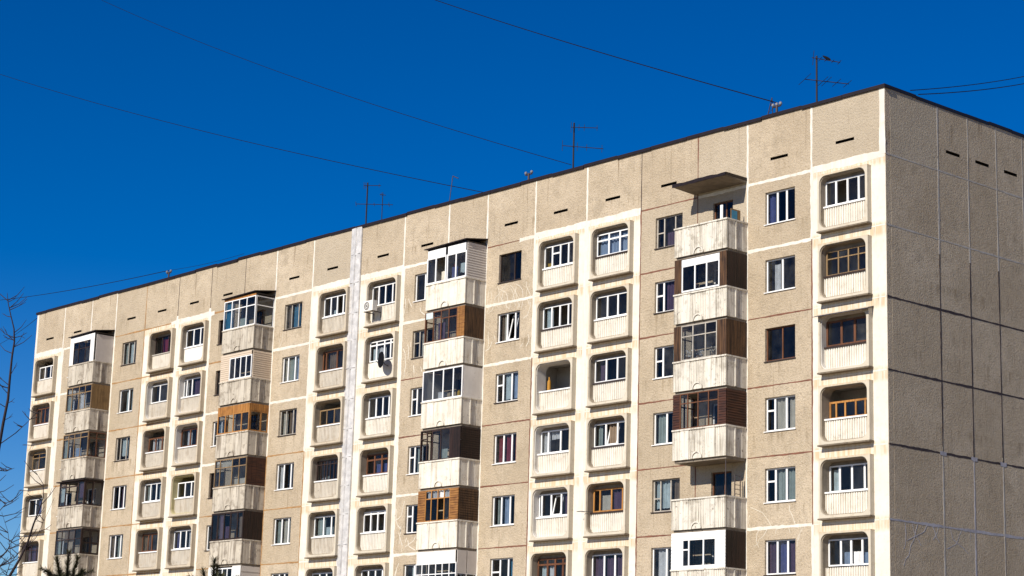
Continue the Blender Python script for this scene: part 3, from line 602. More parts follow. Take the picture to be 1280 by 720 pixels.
# elements: ('bd', u0,u1,v0,v1, material, horizontal?, pitch) boards; ('sh', u0,u1,v0,v1, material) flat sheet; ('gl', u0,u1,v0,v1, frame, cuts, transoms, bar, open cells)
BS = {
 'C1': [
  None,
  dict(f=[('bd', 0, .135, 0, 1, 'wb', 0, .13), ('bd', .865, 1, 0, 1, 'wb', 0, .13), ('sh', .14, .86, .80, .97, 'W'), ('gl', .14, .86, .03, .80, 'W', [.35, .66], {}, .06, [])], s=[('bd', 0, 1, 0, 1, 'wd', 0, .13)], lab='balcony boxed in with dark boards round a new white window'),
  dict(f=[('bd', 0, .14, 0, 1, 'wb', 0, .13), ('bd', .82, 1, 0, 1, 'wb', 0, .13), ('gl', .14, .82, 0, 1, 'G', [.33, .68], .68, .045, [])], s=[('bd', 0, 1, 0, 1, 'wb', 0, .13)], lab='balcony boxed in with weathered upright boards and old glazing'),
  dict(f=[('bd', 0, .13, 0, 1, 'wr', 1, .1), ('bd', .86, 1, 0, 1, 'wr', 1, .1), ('gl', .13, .86, 0, 1, 'B', [.20, .47, .74], .72, .045, [1])], s=[('bd', 0, 1, 0, 1, 'wr', 1, .1)], lab='balcony clad in red brown horizontal boards'),
  None,
  dict(f=[('bd', 0, .20, 0, 1, 'sw', 1, .13), ('bd', .83, 1, 0, 1, 'sw', 1, .13), ('bd', .20, .83, .82, 1, 'sw', 1, .13), ('bd', .2, .83, 0, .05, 'sw', 1, .13), ('gl', .2, .83, .05, .82, 'W', [.20, .63], {0: .62}, .06, [])], s=[('bd', 0, 1, 0, 1, 'wd', 0, .09)], lab='balcony with white siding in front and a dark brown side'),
  dict(f=[('gl', 0, 1, 0, 1, 'W', [.25, .5, .75], {}, .06, [])], s=[('sh', 0, 1, 0, 1, 'sg')], lab=None)],
 'G1': [
  dict(f=[('sh', .02, .47, .76, .98, 'W'), ('sh', .53, .98, .76, .98, 'W'), ('gl', 0.0, .49, 0, .76, 'W', [.46], {}, .07, [1]), ('gl', .51, 1, 0, .76, 'W', [.46], {}, .07, [])], s=[('bd', 0, 1, 0, 1, 'sg', 1, .12)], roof='flash', lab='balcony with white plastic glazing and grey siding'),
  dict(f=[('sh', .03, .2, .78, .98, 'cur_l'), ('gl', 0, .82, 0, 1, 'B', [.27, .50, .74], {1: .78, 2: .72, 3: .72}, .05, [0]), ('bd', .82, 1, 0, 1, 'wo', 0, .17)], s=[('bd', 0, 1, 0, 1, 'wb', 0, .15)], curt=[(.3, .48, 0, .6, 'p')], lab='balcony with brown timber glazing and a boarded side'),
  dict(f=[('gl', 0, 1, 0, 1, 'W', [.27, .52, .77], {}, .06, [])], s=[('sh', .02, 1, 0, 1, 'pw')], lab='balcony with four tall white framed panes'),
  dict(f=[('gl', 0, .75, 0, 1, 'D', [.22, .40, .68], {0: .72, 1: .80, 2: .95}, .05, [0, 1]), ('bd', .75, 1, 0, 1, 'wd', 0, .2)], s=[('bd', 0, 1, 0, 1, 'wd', 1, .1)], curt=[(.5, .66, 0, .35, 'g')], lab='balcony glazed and boarded in very dark brown'),
  dict(f=[('bd', 0, .18, 0, 1, 'wo', 1, .11), ('bd', .80, 1, 0, 1, 'wo', 1, .11), ('gl', .18, .80, 0, 1, 'O', [.24, .5, .76], .72, .05, [2])], s=[('bd', 0, 1, 0, 1, 'wb', 1, .11)], curt=[(.2, .78, .72, 1, 'w')], lab='balcony clad in orange brown horizontal boards with a net curtain'),
  dict(f=[('sh', .02, .98, .62, 1, 'pw'), ('gl', 0, 1, 0, .62, 'W', [.16, .33, .5, .66, .83], .45, .045, [])], s=[('sh', .02, .48, .3, 1, 'sg'), ('sh', .52, 1, .3, 1, 'sg'), ('gl', 0, 1, 0, .3, 'W', [.5], {}, .04, [])], lab='balcony with white sheet header and small white framed panes'),
  dict(f=[('gl', 0, 1, 0, 1, 'W', [.25, .5, .75], {}, .06, [])], s=[('sh', 0, 1, 0, 1, 'sg')], lab=None)],
 'K1': [
  dict(f=[('sh', 0, 1, .95, 1.02, 'wv'), ('gl', 0, 1, 0, .95, 'W', [.25, .48, .72], .68, .055, [])], s=[('gl', 0, 1, 0, .95, 'W', [], .68, .055, [])], roof='flash', lab='balcony fully glazed in white frames under a brown roof', curt=[(.02, .24, .05, .95, 't'), (.5, .7, 0, .3, 'g')]),
  dict(f=[('bd', 0, .28, 0, 1, 'sb', 1, .11), ('bd', .28, .97, .85, 1, 'sb', 1, .11), ('bd', .28, .97, 0, .03, 'sb', 1, .05), ('gl', .28, .98, .03, .85, 'W', [.25, .5, .75], {}, .06, [])], s=[('bd', 0, 1, 0, 1, 'sb', 1, .11)], lab='balcony clad in beige siding with a white window'),
  dict(f=[('bd', 0, 1, .72, 1, 'wv', 0, .12), ('gl', 0, 1, 0, .72, 'O', [.25, .5, .76], {}, .07, [1])], s=[('bd', 0, 1, .75, 1, 'wv', 0, .12), ('gl', 0, 1, 0, .75, 'O', [.6], {}, .07, [])], lab='balcony with bright orange timber header and posts'),
  dict(f=[('gl', 0, 1, 0, 1, 'T', [.17, .55, .77], .70, .05, [])], s=[('bd', 0, 1, 0, 1, 'wr', 0, .3)], curt=[(.2, .5, .72, 1, 'c'), (.6, .95, 0, .25, 'c')], lab='balcony with tan timber glazing and a dark brown side'),
  dict(f=[('gl', 0, 1, 0, 1, 'wd', [.2, .4, .6, .82], {}, .09, [])], s=[('bd', 0, 1, 0, 1, 'wd', 0, .13)], curt=[(.2, .38, 0, 1, 'p'), (.42, .58, 0, .5, 'p'), (.84, .98, 0, .8, 'k')], lab='balcony closed in with very dark brown timber'),
  dict(f=[('sh', 0, .3, 0, 1, 'sw'), ('gl', .3, .75, 0, .95, 'W', [.3, .64], {}, .06, []), ('sh', .75, 1, 0, 1, 'sw')], s=[('bd', 0, 1, 0, 1, 'sg', 1, .3)], lab='balcony with white siding and a small white window'),
  dict(f=[('gl', 0, 1, 0, 1, 'W', [.25, .5, .75], {}, .06, [])], s=[('sh', 0, 1, 0, 1, 'sg')], lab=None)],
 'O1': [
  dict(f=[('bd', 0, .15, 0, 1, 'sw', 0, .4), ('bd', .82, .97, 0, 1, 'sw', 0, .4), ('bd', .15, .82, .80, 1, 'sw', 0, .45), ('gl', .15, .82, .0, .80, 'D', [.3, .7], .68, .04, [])], s=[('sh', .03, 1, 0, .96, 'sg')], roof='flash', lab='balcony with white panels round a dark window under a dark roof'),
  dict(f=[('gl', 0, 1, 0, 1, 'T', [.22, .5, .74], .70, .055, [])], s=[('bd', 0, 1, 0, 1, 'wt', 0, .12)], curt=[(.02, .2, 0, .6, 'g'), (.52, .72, 0, .7, 'w')], lab='balcony with tan timber glazing and ochre boarded side'),
  dict(f=[('gl', 0, 1, 0, 1, 'T', [.22, .45, .7], .80, .05, [])], s=[('gl', 0, 1, 0, 1, 'B', [.45], .75, .05, [])], curt=[(.04, .2, 0, .8, 'g'), (.47, .68, 0, .4, 'b')], lab='balcony with old timber glazing on front and side'),
  dict(f=[('gl', 0, 1, 0, .97, 'D', [.25, .75], {0: .84, 1: .80}, .075, [1])], s=[('gl', 0, 1, 0, .97, 'D', [.45], {}, .075, [])], roof='wd', curt=[(.78, .98, .3, 1, 'p'), (.02, .22, .2, .8, 'l')], lab='balcony with dark brown framed glazing under a dark ledge'),
  dict(f=[('gl', 0, 1, 0, 1, 'D', [.24, .5, .75], .6, .04, [])], s=[('gl', 0, 1, 0, 1, 'wd', [.5], .45, .1, [])], curt=[(.06, .22, 0, .6, 'g'), (.3, .7, .5, 1, 'k')], lab='balcony with thin dark glazing bars'),
  dict(f=[('gl', 0, 1, 0, 1, 'D', [.25, .5, .75], {}, .06, [])], s=[('bd', 0, 1, 0, 1, 'wd', 0, .13)], lab=None),
  dict(f=[('gl', 0, 1, 0, 1, 'W', [.25, .5, .75], {}, .06, [])], s=[('sh', 0, 1, 0, 1, 'sg')], lab=None)],
}
BANDS = [(0, .15, 1), (.15, .31, 0), (.31, .62, 1), (.62, .80, 0), (.80, 1, 1)]
SBANDS = [(0, .36, 0), (.36, .42, 2), (.42, .74, 1), (.74, 1, 0)]
def bal_front(W_, deep):
    b = MB()
    for u0, u1, r in BANDS:
        if r: ribs(b, W_*u0, W_*u1, -2.80, -1.62, .085, .027, deep, -DEP-.02)
        else: b.quad((W_*u0, -DEP-.032, -2.80), (W_*u1, -DEP-.032, -2.80), (W_*u1, -DEP-.032, -1.62), (W_*u0, -DEP-.032, -1.62))
    b.box(0, W_, -DEP+.012, -DEP+.08, -2.80, -1.62)
    b.quad((0, -DEP-.032, -2.8), (W_, -DEP-.032, -2.8), (W_, -DEP+.08, -2.8), (0, -DEP+.08, -2.8))
    for x in (0, W_): b.quad((x, -DEP-.032, -2.8), (x, -DEP+.08, -2.8), (x, -DEP+.08, -1.62), (x, -DEP-.032, -1.62))
    return b.mesh('front_parapet')
def bal_side(W_, right):
    L = DEP-.085; f = (lambda a, c, z: (W_-c, -DEP+.082+a, z)) if right else (lambda a, c, z: (c, -DEP+.082+a, z)); b = MB(f)
    for u0, u1, r in SBANDS:
        if r == 1: ribs(b, L*u0, L*u1, -2.80, -1.62, .085, .028, .05)
        elif r == 2: b.box(L*u0, L*u1, -.03, .02, -2.78, -1.64)
        else: b.quad((L*u0, 0, -2.8), (L*u1, 0, -2.8), (L*u1, 0, -1.62), (L*u0, 0, -1.62))
    b.box(0, L, .035, .08, -2.8, -1.62); return b.mesh('side_parapet')
def arch():
    b = MB(); n = 12; r0, r1, y = .23, .28, -DEP-.036
    for q in range(n):
        a0, a1 = math.pi*q/n, math.pi*(q+1)/n
        b.loops([[(r0*math.cos(a0), y+.03, r0*math.sin(a0)), (r0*math.cos(a0), y-.05, r0*math.sin(a0)), (r1*math.cos(a0), y-.05, r1*math.sin(a0)), (r1*math.cos(a0), y+.03, r1*math.sin(a0))],
                 [(r0*math.cos(a1), y+.03, r0*math.sin(a1)), (r0*math.cos(a1), y-.05, r0*math.sin(a1)), (r1*math.cos(a1), y-.05, r1*math.sin(a1)), (r1*math.cos(a1), y+.03, r1*math.sin(a1))]], closed=False)
    b.add([(0, y, 0)]+[(r0*math.cos(math.pi*i/n), y, r0*math.sin(math.pi*i/n)) for i in range(n+1)], [(0, i+1, i+2) for i in range(n)])
    return b.mesh('arch_relief')
ARCH = arch()
def enclosure(bal, elems, fmap, L, zb, H_, left=False):
    for e in elems:
        a0, a1, b0, b1 = L*e[1], L*e[2], zb+H_*e[3], zb+H_*e[4]
        mb = MB(lambda a, c, z: tuple(p-q for p, q in zip(fmap(a, c, z), WL[bal.name])))
        if e[0] == 'bd': boards(mb, a0, a1, b0, b1, e[7], e[6]); part('cladding_boards', mb, e[5], bal, WL[bal.name], kind='stuff')
        elif e[0] == 'sh': mb.box(a0, a1, 0, .03, b0, b1); part('cladding_sheet', mb, e[5], bal, WL[bal.name])
        else:
            cells = grid(mb, a0, a1, b0, b1, e[6], e[7], e[8], e[8]*1.15, .005, .055); part('glazing_frame', mb, e[5], bal, WL[bal.name])
            panes(cells, 'balcony_pane', bal, fmap, .028, e[9])
for n in BALX:
    x0, x1 = BALX[n]; W_ = x1-x0; dirty = n in ('K1', 'O1')
    fmesh = bal_front(W_, .04 if n == 'C1' else .02); rmesh = bal_side(W_, True); lmesh = bal_side(W_, False)
    for k in range(ROWS):
        z = zj(k); sp = BS[n][k]
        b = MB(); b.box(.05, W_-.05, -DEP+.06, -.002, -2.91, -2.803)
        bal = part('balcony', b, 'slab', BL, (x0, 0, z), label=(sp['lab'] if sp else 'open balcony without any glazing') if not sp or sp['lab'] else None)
        mt = 'bal2' if dirty else ('bal0' if n == 'G1' else 'bal')
        part('front_parapet', fmesh, mt, bal, (x0, 0, z)); part('side_parapet', rmesh, mt, bal, (x0, 0, z)); part('side_parapet', lmesh, mt, bal, (x0, 0, z))
        part('arch_relief', ARCH, mt, bal, (x0+W_*(.47 if n == 'C1' else .5), 0, z-2.79))
        b = MB(); b.box(-.03, W_+.03, -DEP-.06, -DEP+.1, -1.62, -1.56); b.box(W_-.1, W_+.03, -DEP+.102, -.004, -1.62, -1.56); b.box(-.03, .1, -DEP+.102, -.004, -1.62, -1.56)
        part('rail_cap', b, mt, bal, (x0, 0, z))
        # door and window on the wall behind
        window(n, k, ('W' if k % 2 else 'B', [.6], {1: .35, 0: .3}, [(.65, 1, .35, 1, 'c')] if k % 2 else [], []), 'balcony_door', (x0+1.0, x0+2.1, z-2.62, z-.42), False)
        if sp:
            top = .10 if k == 0 else -.115
            zb = z-1.56; H_ = top+1.56
            enclosure(bal, sp['f'], lambda a, c, zz: (x0+a, -DEP-.02+c, zz), W_, zb, H_)
            enclosure(bal, sp['s'], lambda a, c, zz: (x0+W_-c, -DEP+.04+a, zz), DEP-.045, zb, H_)
            LEFT = {('G1', 1): 'B', ('G1', 3): 'D', ('K1', 0): 'W', ('K1', 2): 'O', ('K1', 3): 'T', ('O1', 1): 'T', ('O1', 2): 'T', ('O1', 3): 'D', ('O1', 4): 'D', ('C1', 2): 'G', ('C1', 3): 'B'}
            left = [('gl', 0, 1, 0, 1, LEFT[(n, k)], [.5], .7, .05, [])] if (n, k) in LEFT else sp['s']
            enclosure(bal, left, lambda a, c, zz: (x0+c, -DEP+.04+a, zz), DEP-.045, zb, H_)
            for u0, u1, v0, v1, cc in sp.get('curt', []): curtain(bal, x0+W_*u0, x0+W_*u1, zb+H_*v0, zb+H_*v1, -DEP+.1, cc)
            if sp.get('roof'):
                b = MB(); ov = .12
                b.loops([[(-ov, -DEP-ov-.02, top+.03), (W_+.08, -DEP-ov-.02, top+.09), (W_+.08, -.002, top+.30), (-ov, -.002, top+.24)],
                         [(-ov, -DEP-ov-.02, top+.075), (W_+.08, -DEP-ov-.02, top+.135), (W_+.08, -.002, top+.345), (-ov, -.002, top+.285)]][:2], cap=True)
                if k == 0:
                    b.box(.0, W_, -DEP-.01, -.01, top, top+.06); part('balcony_roof', b, sp['roof'], bal, (x0, 0, z))
                else:
                    b = MB(); b.box(-.15, W_+.1, -DEP-.18, -.004, top-.03, top+.03); part('balcony_roof', b, sp['roof'], bal, (x0, 0, z))
        elif k == 0:
            b = MB(); n_ = 8
            Lt = [(W_*i/n_-.06, .05*math.sin(i*1.3)*.3) for i in range(n_+1)]
            b.loops([[(x, -DEP-.08, .20+d) for x, d in Lt], [(x, -DEP-.08, .30+d) for x, d in Lt], [(x, -.003,   .30+.06) for x, d in Lt], [(x, -.003, .14) for x, d in Lt], [(x, -DEP-.08, .20+d) for x, d in Lt]], closed=False)
            b.quad(*[(W_-.06, -DEP-.08, .2), (W_-.06, -.003, .14), (W_-.06, -.003, .305), (W_-.06, -DEP-.08, .30)]); b.quad(*[(-.06, -DEP-.08, .2), (-.06, -.003, .14), (-.06, -.003, .305), (-.06, -DEP-.08, .30)])
            part('canopy_slab', b, 'slab', bal, (x0, 0, z))
            b = MB(); nn = 14; Le = [(-.1+(W_+.08)*i/nn, random.uniform(-.03, .03), random.uniform(-.02, .035)) for i in range(nn+1)]; b.loops([[(x, y, q) for x, lo, hi in Le] for y, q in ((-DEP-.082, .2), (-DEP-.12, .2))], closed=False); b.loops([[(x, -DEP-.12, .20+lo) for x, lo, hi in Le], [(x, -DEP-.13, .315+hi) for x, lo, hi in Le], [(x, -DEP+.2, .34+hi) for x, lo, hi in Le]], closed=False); b.box(W_-.055, W_-.02, -DEP-.08, -.01, .23, .34); part('canopy_edge', b, 'flash', bal, (x0, 0, z))
        else:
            b = MB()
            for xx, yy in ((W_-.06, -DEP+.05), (W_-.06, -.62), (W_-.06, -.3)): b.tube([(xx, yy, -1.56), (xx, yy, -.155 if yy < -1 else -.7)], .022)
            for i in range(5): b.tube([(W_-.06, -.62, -1.45+.18*i), (W_-.06, -.3, -1.45+.18*i)], .012)
            part('washing_rack', b, 'iron', bal, (x0, 0, z))

# ------------------------------------------------------------------ things on the building
def P(px, py, y): # where the sight line through a photograph point meets the plane y
    d = fw + RT*((px-640)/FPX) + UP*((360-py)/FPX); t = (y-CAM.y)/d.y; return CAM + d*t
def PD(px, py, dist):
    d = fw + RT*((px-640)/FPX) + UP*((360-py)/FPX); return CAM + d*dist
# air conditioner on the top loggia of column H
p = P(459, 389, -.6); x, z = LOGX['H']+.33, zj(0)-1.98
ac = thing('air_conditioner', 'white outdoor air conditioner unit hung under a top floor loggia window beside the metal seam', 'air conditioner', (x, -.3, z-.05))
b = MB(); b.box(0, .74, -.62, -.34, 0, .52); b.box(.5, .505, -.626, -.62, .02, .5); part('body', b, 'pw', ac, (x, 0, z))
b = MB(); n = 16
for r0, r1 in ((.05, .0), (.13, .10), (.2, .165)):
    for i in range(n):
        a0, a1 = 2*math.pi*i/n, 2*math.pi*(i+1)/n
        b.quad(*[(.26+r*math.cos(a), -.628, .26+r*math.sin(a)) for r, a in ((r0, a0), (r0, a1), (r1, a1), (r1, a0))])
part('fan_grille', b, 'black', ac, (x, 0, z))
b = MB()
for xx in (.08, .66): b.box(xx-.02, xx+.02, -.64, .0, -.04, -.003); b.box(xx-.02, xx+.02, -.03, -.005, -.3, -.042)
part('bracket', b, 'iron', ac, (x, 0, z))
# black dish on the loggia below
x, z = LOGX['H']+1.72, zj(1)-1.72
dish = thing('satellite_dish', 'black mesh satellite dish hanging outside a loggia with an open white sash', 'satellite dish', (x, -.05, z-.2))
b = MB(); Ls = []
for i in range(6):
    r = .40*i/5+.004; d = .09*(i/5)**2
    Ls.append([(r*math.cos(2*math.pi*j/20), -.45+.2*math.cos(0)*d*-1 - .3*r*math.cos(2*math.pi*j/20), r*1.0*math.sin(2*math.pi*j/20)) for j in range(20)])
b.loops(Ls); b.loops([[(q[0], q[1]+.012, q[2]) for q in L] for L in Ls]); part('reflector', b, 'cable', dish, (x, 0, z))
b = MB(); b.tube([(0, .0, -.25), (0, -.2, -.2), (0, -.42, 0)], .02); b.tube([(0, -.42, -.38), (0, -.75, -.1)], .012); part('arm', b, 'iron', dish, (x, 0, z))
# small belongings
def cloth(name, label, cat, x, y, z, w_, h, mat, group=None):
    mb = MB(); n = 8; ph = random.uniform(0, 6)
    f = [[(w_*i/n, .025*math.sin(ph+i*1.2), h*(1-j/4)+(.03*math.sin(i) if j == 4 else 0)) for i in range(n+1)] for j in range(5)]
    mb.loops(f, closed=False); mb.loops([[(a, b_+.012, c) for a, b_, c in L] for L in f], closed=False)
    return tag(part(name, mb, mat, None, (x, y, z)), label, cat, group)
gx = BALX['G1'][0]; z = zj(0)-1.5
cloth('towel', 'cream cloth hung in the open pane of the top white glazed balcony', 'towel', gx+.85, -1.02, z, .42, .5, 'cur_c')
cloth('towel', 'pale blue cloth hung behind the right pane of the top white glazed balcony', 'towel', gx+2.2, -1.0, z+.25, .4, .45, 'cur_l')
cloth('shirt', 'dark patterned shirt hanging in the third pane of the top white glazed balcony', 'shirt', gx+1.62, -1.0, z, .38, .6, 'cur_n')
cloth('cap', 'red cap hanging over a shirt behind balcony glass', 'cap', gx+1.72, -.98, z+.6, .2, .12, 'cur_r')
def carton(name, label, cat, x, y, z, sx, sy, sz, mat, group=None):
    t = thing(name, label, cat, (x, y, z), group); b = MB(); b.box(0, sx, 0, sy, 0, sz); part('body', b, mat, t, (x, y, z))
    b = MB(); b.box(-.008, sx+.008, -.008, sy+.008, sz+.002, sz+.03); part('lid', b, mat, t, (x, y, z)); return t
carton('box', 'white box standing behind the second of four tall white framed panes', 'box', gx+.98, -1.05, zj(2)-1.54, .35, .25, .34, 'cur_w')
def bottle(name, label, cat, x, y, z, r, h, mat):
    b = MB(); n = 12; pr = [(.0, 0), (r, 0), (r, h*.72), (r*.9, h*.8), (r*.4, h*.88), (r*.4, h), (0, h)]
    b.loops([[(q*math.cos(2*math.pi*j/n)+1e-4*math.cos(j), q*math.sin(2*math.pi*j/n), zz) for j in range(n)] for q, zz in pr]); return tag(part(name, b, mat, None, (x, y, z)), label, cat)
bottle('bottle', 'yellow bottle behind the right end of four tall white framed panes', 'bottle', gx+2.42, -1.0, zj(2)-1.54, .08, .34, 'cur_y')
M['gas'] = m_flat('orange_paint', (.45, .21, .02), .5)
bottle('gas_cylinder', 'yellow cylinder standing in the one open unglazed loggia', 'gas cylinder', LOGX['D']+.42, .28, zj(2)-1.95, .085, 1.0, 'gas')
cx0 = BALX['C1'][0]
def plant(label, x, y, z, mat):
    t = thing('potted_plant', label, 'plant', (x, y, z), 'potted plants behind balcony glass'); b = MB(); n = 10
    b.loops([[(r*math.cos(2*math.pi*j/n), r*math.sin(2*math.pi*j/n), zz) for j in range(n)] for r, zz in ((.001, 0), (.07, 0), (.1, .13), (.085, .13), (.08, .1), (.001, .1))]); part('pot', b, 'cur_k', t, (x, y, z))
    b = MB(); R = random.Random(int(x*100))
    for i in range(26):
        c = Vector((R.gauss(0, .09), R.gauss(0, .07), .25+R.gauss(0, .07))); d = [Vector((R.uniform(-1, 1), R.uniform(-1, 1), R.uniform(-.5, 1))).normalized()*.06 for _ in range(3)]
        b.add([tuple(c+d[0]), tuple(c+d[1]), tuple(c+d[2]), tuple(c-d[0])], [(0, 1, 2), (2, 1, 3)])
    part('leaves', b, mat, t, (x, y, z))
M['leaf'] = 0
M['leaf'] = m_flat('plant_leaves', (.10, .15, .05), .7)
plant('pale flowering pot plant at the left of the weathered board balcony glazing', cx0+.62, -1.0, zj(2)-1.52, 'cur_w')
plant('white flowering pot plant in the middle of the weathered board balcony glazing', cx0+1.2, -1.0, zj(2)-1.52, 'cur_w')
plant('beige flowering pot plant at the right of the weathered board balcony glazing', cx0+2.0, -1.0, zj(2)-1.52, 'cur_c')
bx = cx0+2.86
t = thing('noticeboard', 'small wooden board with a blue square leaning on the rail of the top open balcony', 'board', (bx, -.6, zj(0)-1.56))
b = MB(); b.box(-.03, 0, -.28, .28, 0, .48); part('board', b, 'wt', t, (bx-.1, -.55, zj(0)-1.56)); b = MB(); b.box(.001, .008, -.24, .08, .06, .42); part('blue_square', b, 'cur_t', t, (bx-.1, -.55, zj(0)-1.56))
b = MB(); b.box(0, .13, -.04, 0, 0, .62); tag(part('post', b, 'W', None, (bx-.46, -1.05, zj(0)-1.56)), 'white post standing at the front rail of the top open balcony', 'post')
# ------------------------------------------------------------------ roof things
RZ = G+2.5
def antenna(px, py_base, py_top, label, booms, y=1.2, r=.038, boomr=.018):
    q = P(px, py_base, y); top = P(px, py_top, y).z; t = thing('antenna', label, 'antenna', (q.x, y, RZ), 'aerials on the roof')
    b = MB(); b.tube([(q.x, y, RZ), (q.x, y, top)], r, 8); part('mast', b, 'aerial', t)
    for pl, pr, els in booms:            # boom end points in the photograph, element lengths
        A, B = P(pl[0], pl[1], y-.06), P(pr[0], pr[1], y-.06); b = MB(); b.tube([A, B], boomr, 5)
        part('boom', b, 'aerial', t)
        for f, l, ang in els:
            c = A.lerp(B, f); d = Vector((.86, -.51, .0))*math.cos(ang)+Vector((0, 0, 1))*math.sin(ang); d.normalize(); e = MB(); e.tube([c-d*l/2, c+d*l/2], .014, 4); part('element', e, 'aerial', t)
    return t
antenna(1021, 124, 70, 'tall roof aerial at the right with a crow perched on it', [((1015, 72), (1050, 78), [(.05, .6, 1.3), (.3, .4, .1), (.5, .3, .1), (.75, .3, .1), (.98, .4, .1)]), ((1006, 99), (1061, 105), [(.0, 1.5, .0), (.42, 1.2, .0), (.5, 1.2, .0), (.73, 1.0, .0), (.97, .9, .0)])])
antenna(716.5, 207, 154, 'roof aerial standing right of the middle of the roofline', [((714, 159), (747, 160), [(.0, .5, 1.5), (.1, .45, 1.5), (.3, .3, 1.5), (.5, .3, 1.4), (.98, .25, 1.5)]), ((703, 182), (754, 186), [(.0, .5, 1.5), (.37, .4, 1.5), (.6, .3, 1.5), (.97, .35, 1.5)])])
antenna(457.5, 277, 229, 'roof aerial right above the metal seam', [((455, 232), (476, 232), [(.0, .35, 1.5), (.1, .3, 1.5), (.9, .2, 1.5)]), ((445, 255), (491, 256), [(.0, .4, 2.3), (.3, .3, 2.3), (.5, .3, 2.3), (.9, .4, 2.3)])])
antenna(477.3, 270, 241, 'thin short aerial next to the one above the metal seam', [((475, 243), (482, 244), [(.2, .2, 1.5)])], r=.02)
q = P(560, 250, 1.2); e = P(566, 220, 1.2); f = P(573, 223, 1.2); t = thing('antenna', 'thin leaning pole aerial with a bent top', 'antenna', (q.x, 1.2, RZ), 'aerials on the roof')
b = MB(); b.tube([(q.x, 1.2, RZ), e], .02, 6); part('mast', b, 'iron', t); b = MB(); b.tube([e, f], .022, 5); part('boom', b, 'iron', t)
M['porcelain'] = m_flat('porcelain', (.22, .22, .24), .3)
def insul(px, pb, ptop, label, n=2):
    y = .8; q = P(px, pb, y); top = P(px, ptop, y).z; t = thing('wire_post', label, 'post', (q.x, y, RZ), 'insulator posts along the roof edge')
    b = MB(); b.tube([(q.x, y, RZ), (q.x, y, top-.1)], .05, 8); b.tube([(q.x-.22, y, top-.16), (q.x+.22, y, top-.16)], .035, 6); part('bracket', b, 'iron', t)
    for i in range(n):
        xx = q.x-.2+.4*i/(n-1); b = MB(); b.loops([[(xx+r*math.cos(j), y+r*math.sin(j), zz) for j in [2*math.pi*a/8 for a in range(8)]] for r, zz in ((.03, top-.15), (.07, top-.1), (.07, top-.04), (.04, top), (.001, top+.01))]); part('insulator', b, 'porcelain', t)
    return q.x, y, top
i1 = insul(661, 217, 214, 'insulator post left of the middle aerial'); i2 = insul(211, 343, 338, 'insulator post far left on the roofline'); i3 = insul(971, 138, 128.5, 'insulator post with three white insulators near the right aerial', 3)
q = P(957, 142, 1.); e = P(965, 122, 1.); t = thing('wire_stay', 'leaning lattice stay beside the insulator post near the right aerial', 'stay', (q.x, 1, RZ))
b = MB(); b.tube([(q.x-.1, 1, RZ), e], .02, 5); b.tube([(q.x+.25, 1.2, RZ), e], .02, 5)
for i in range(4): A = Vector((q.x-.1, 1, RZ)).lerp(e, .2+.18*i); B = Vector((q.x+.25, 1.2, RZ)).lerp(e, .3+.18*i); b.tube([A, B], .012, 4)
part('frame', b, 'iron', t)
# crow
cpos = P(1033, 74.4, 1.14); crow = thing('crow', 'black crow perched on the upper boom of the tall right aerial', 'bird', cpos)
b = MB(); D = Vector((-.75, -.2, .45)).normalized(); ax = [(-.30, .012, .03), (-.20, .03, .06), (-.10, .055, .075), (0, .075, .085), (.08, .07, .075), (.14, .05, .055), (.18, .045, .05), (.22, .04, .045), (.25, .018, .02), (.30, .004, .005)]
si = D.cross(Vector((0, 0, 1))).normalized(); u2 = si.cross(D)
b.loops([[tuple(D*s + Vector((0, 0, .1)) + si*(a*math.cos(2*math.pi*j/10)) + u2*(c*math.sin(2*math.pi*j/10)+(.02 if s > .15 else 0))) for j in range(10)] for s, a, c in ax], cap=True); part('body', b, 'cable', crow, cpos, (.72,)*3)
b = MB()
for sgn in (-1, 1): b.tube([Vector((0, 0, .07))+si*.03*sgn, Vector((0, 0, -.01))+si*.03*sgn], .008, 5)
part('legs', b, 'cable', crow, cpos, (.72,)*3)
b = MB()
for sgn in (-1, 1):
    L = [[tuple(D*(s) + Vector((0, 0, .11)) + si*sgn*(.078+.01*math.sin(h)) + u2*(h*.05-.01)) for h in (-1, 0, 1)] for s in (.08, 0, -.1, -.22)]; b.loops(L, closed=False)
part('wings', b, 'cable', crow, cpos, (.72,)*3)
# wires
def wire(label, A, B, sag=.4, r=.012, ext=0.):
    A, B = Vector(A), Vector(B); B2 = B + (B-A)*ext; b = MB(); pts = []
    for i in range(25):
        t = i/24; q = A.lerp(B2, t); q.z -= 4*sag*t*(1-t); pts.append(q)
    b.tube(pts, r, 5); tag(part('wire', b, 'cable', None), label, 'wire', 'overhead wires')
wire('dark overhead wire rising left from the insulator post beside the right aerial', i3, PD(555, 0, 125), .25, .023, .35)
wire('faint overhead wire rising from the middle of the roof to the upper left', P(714, 206, 1.2), PD(150, 0, 150), .9, .015, .3)
wire('faint overhead wire rising from the roof to the left edge of the picture', P(607, 241, 1.), PD(0, 84, 160), .8, .017, .3)
wire('faint wire leading left from the insulator post far left on the roofline', i2, PD(0, 372, 170), .3, .02, .3)
wire('faint wire along the roof right of the far left insulator post', i2, P(305, 317, 1.5), .1, .010)
wire('upper of two wires leaving the end wall towards the right', P(1138, 113, 3.), PD(1280, 93, 100), .15, .018, .3)
wire('lower of two wires leaving the end wall towards the right', P(1148, 118, 3.4), PD(1280, 102, 100), .15, .02, .3)
wire('thin line tied to the left corner of the building', P(46, 398, -.02), PD(0, 428, 190), .2, .016, .3)

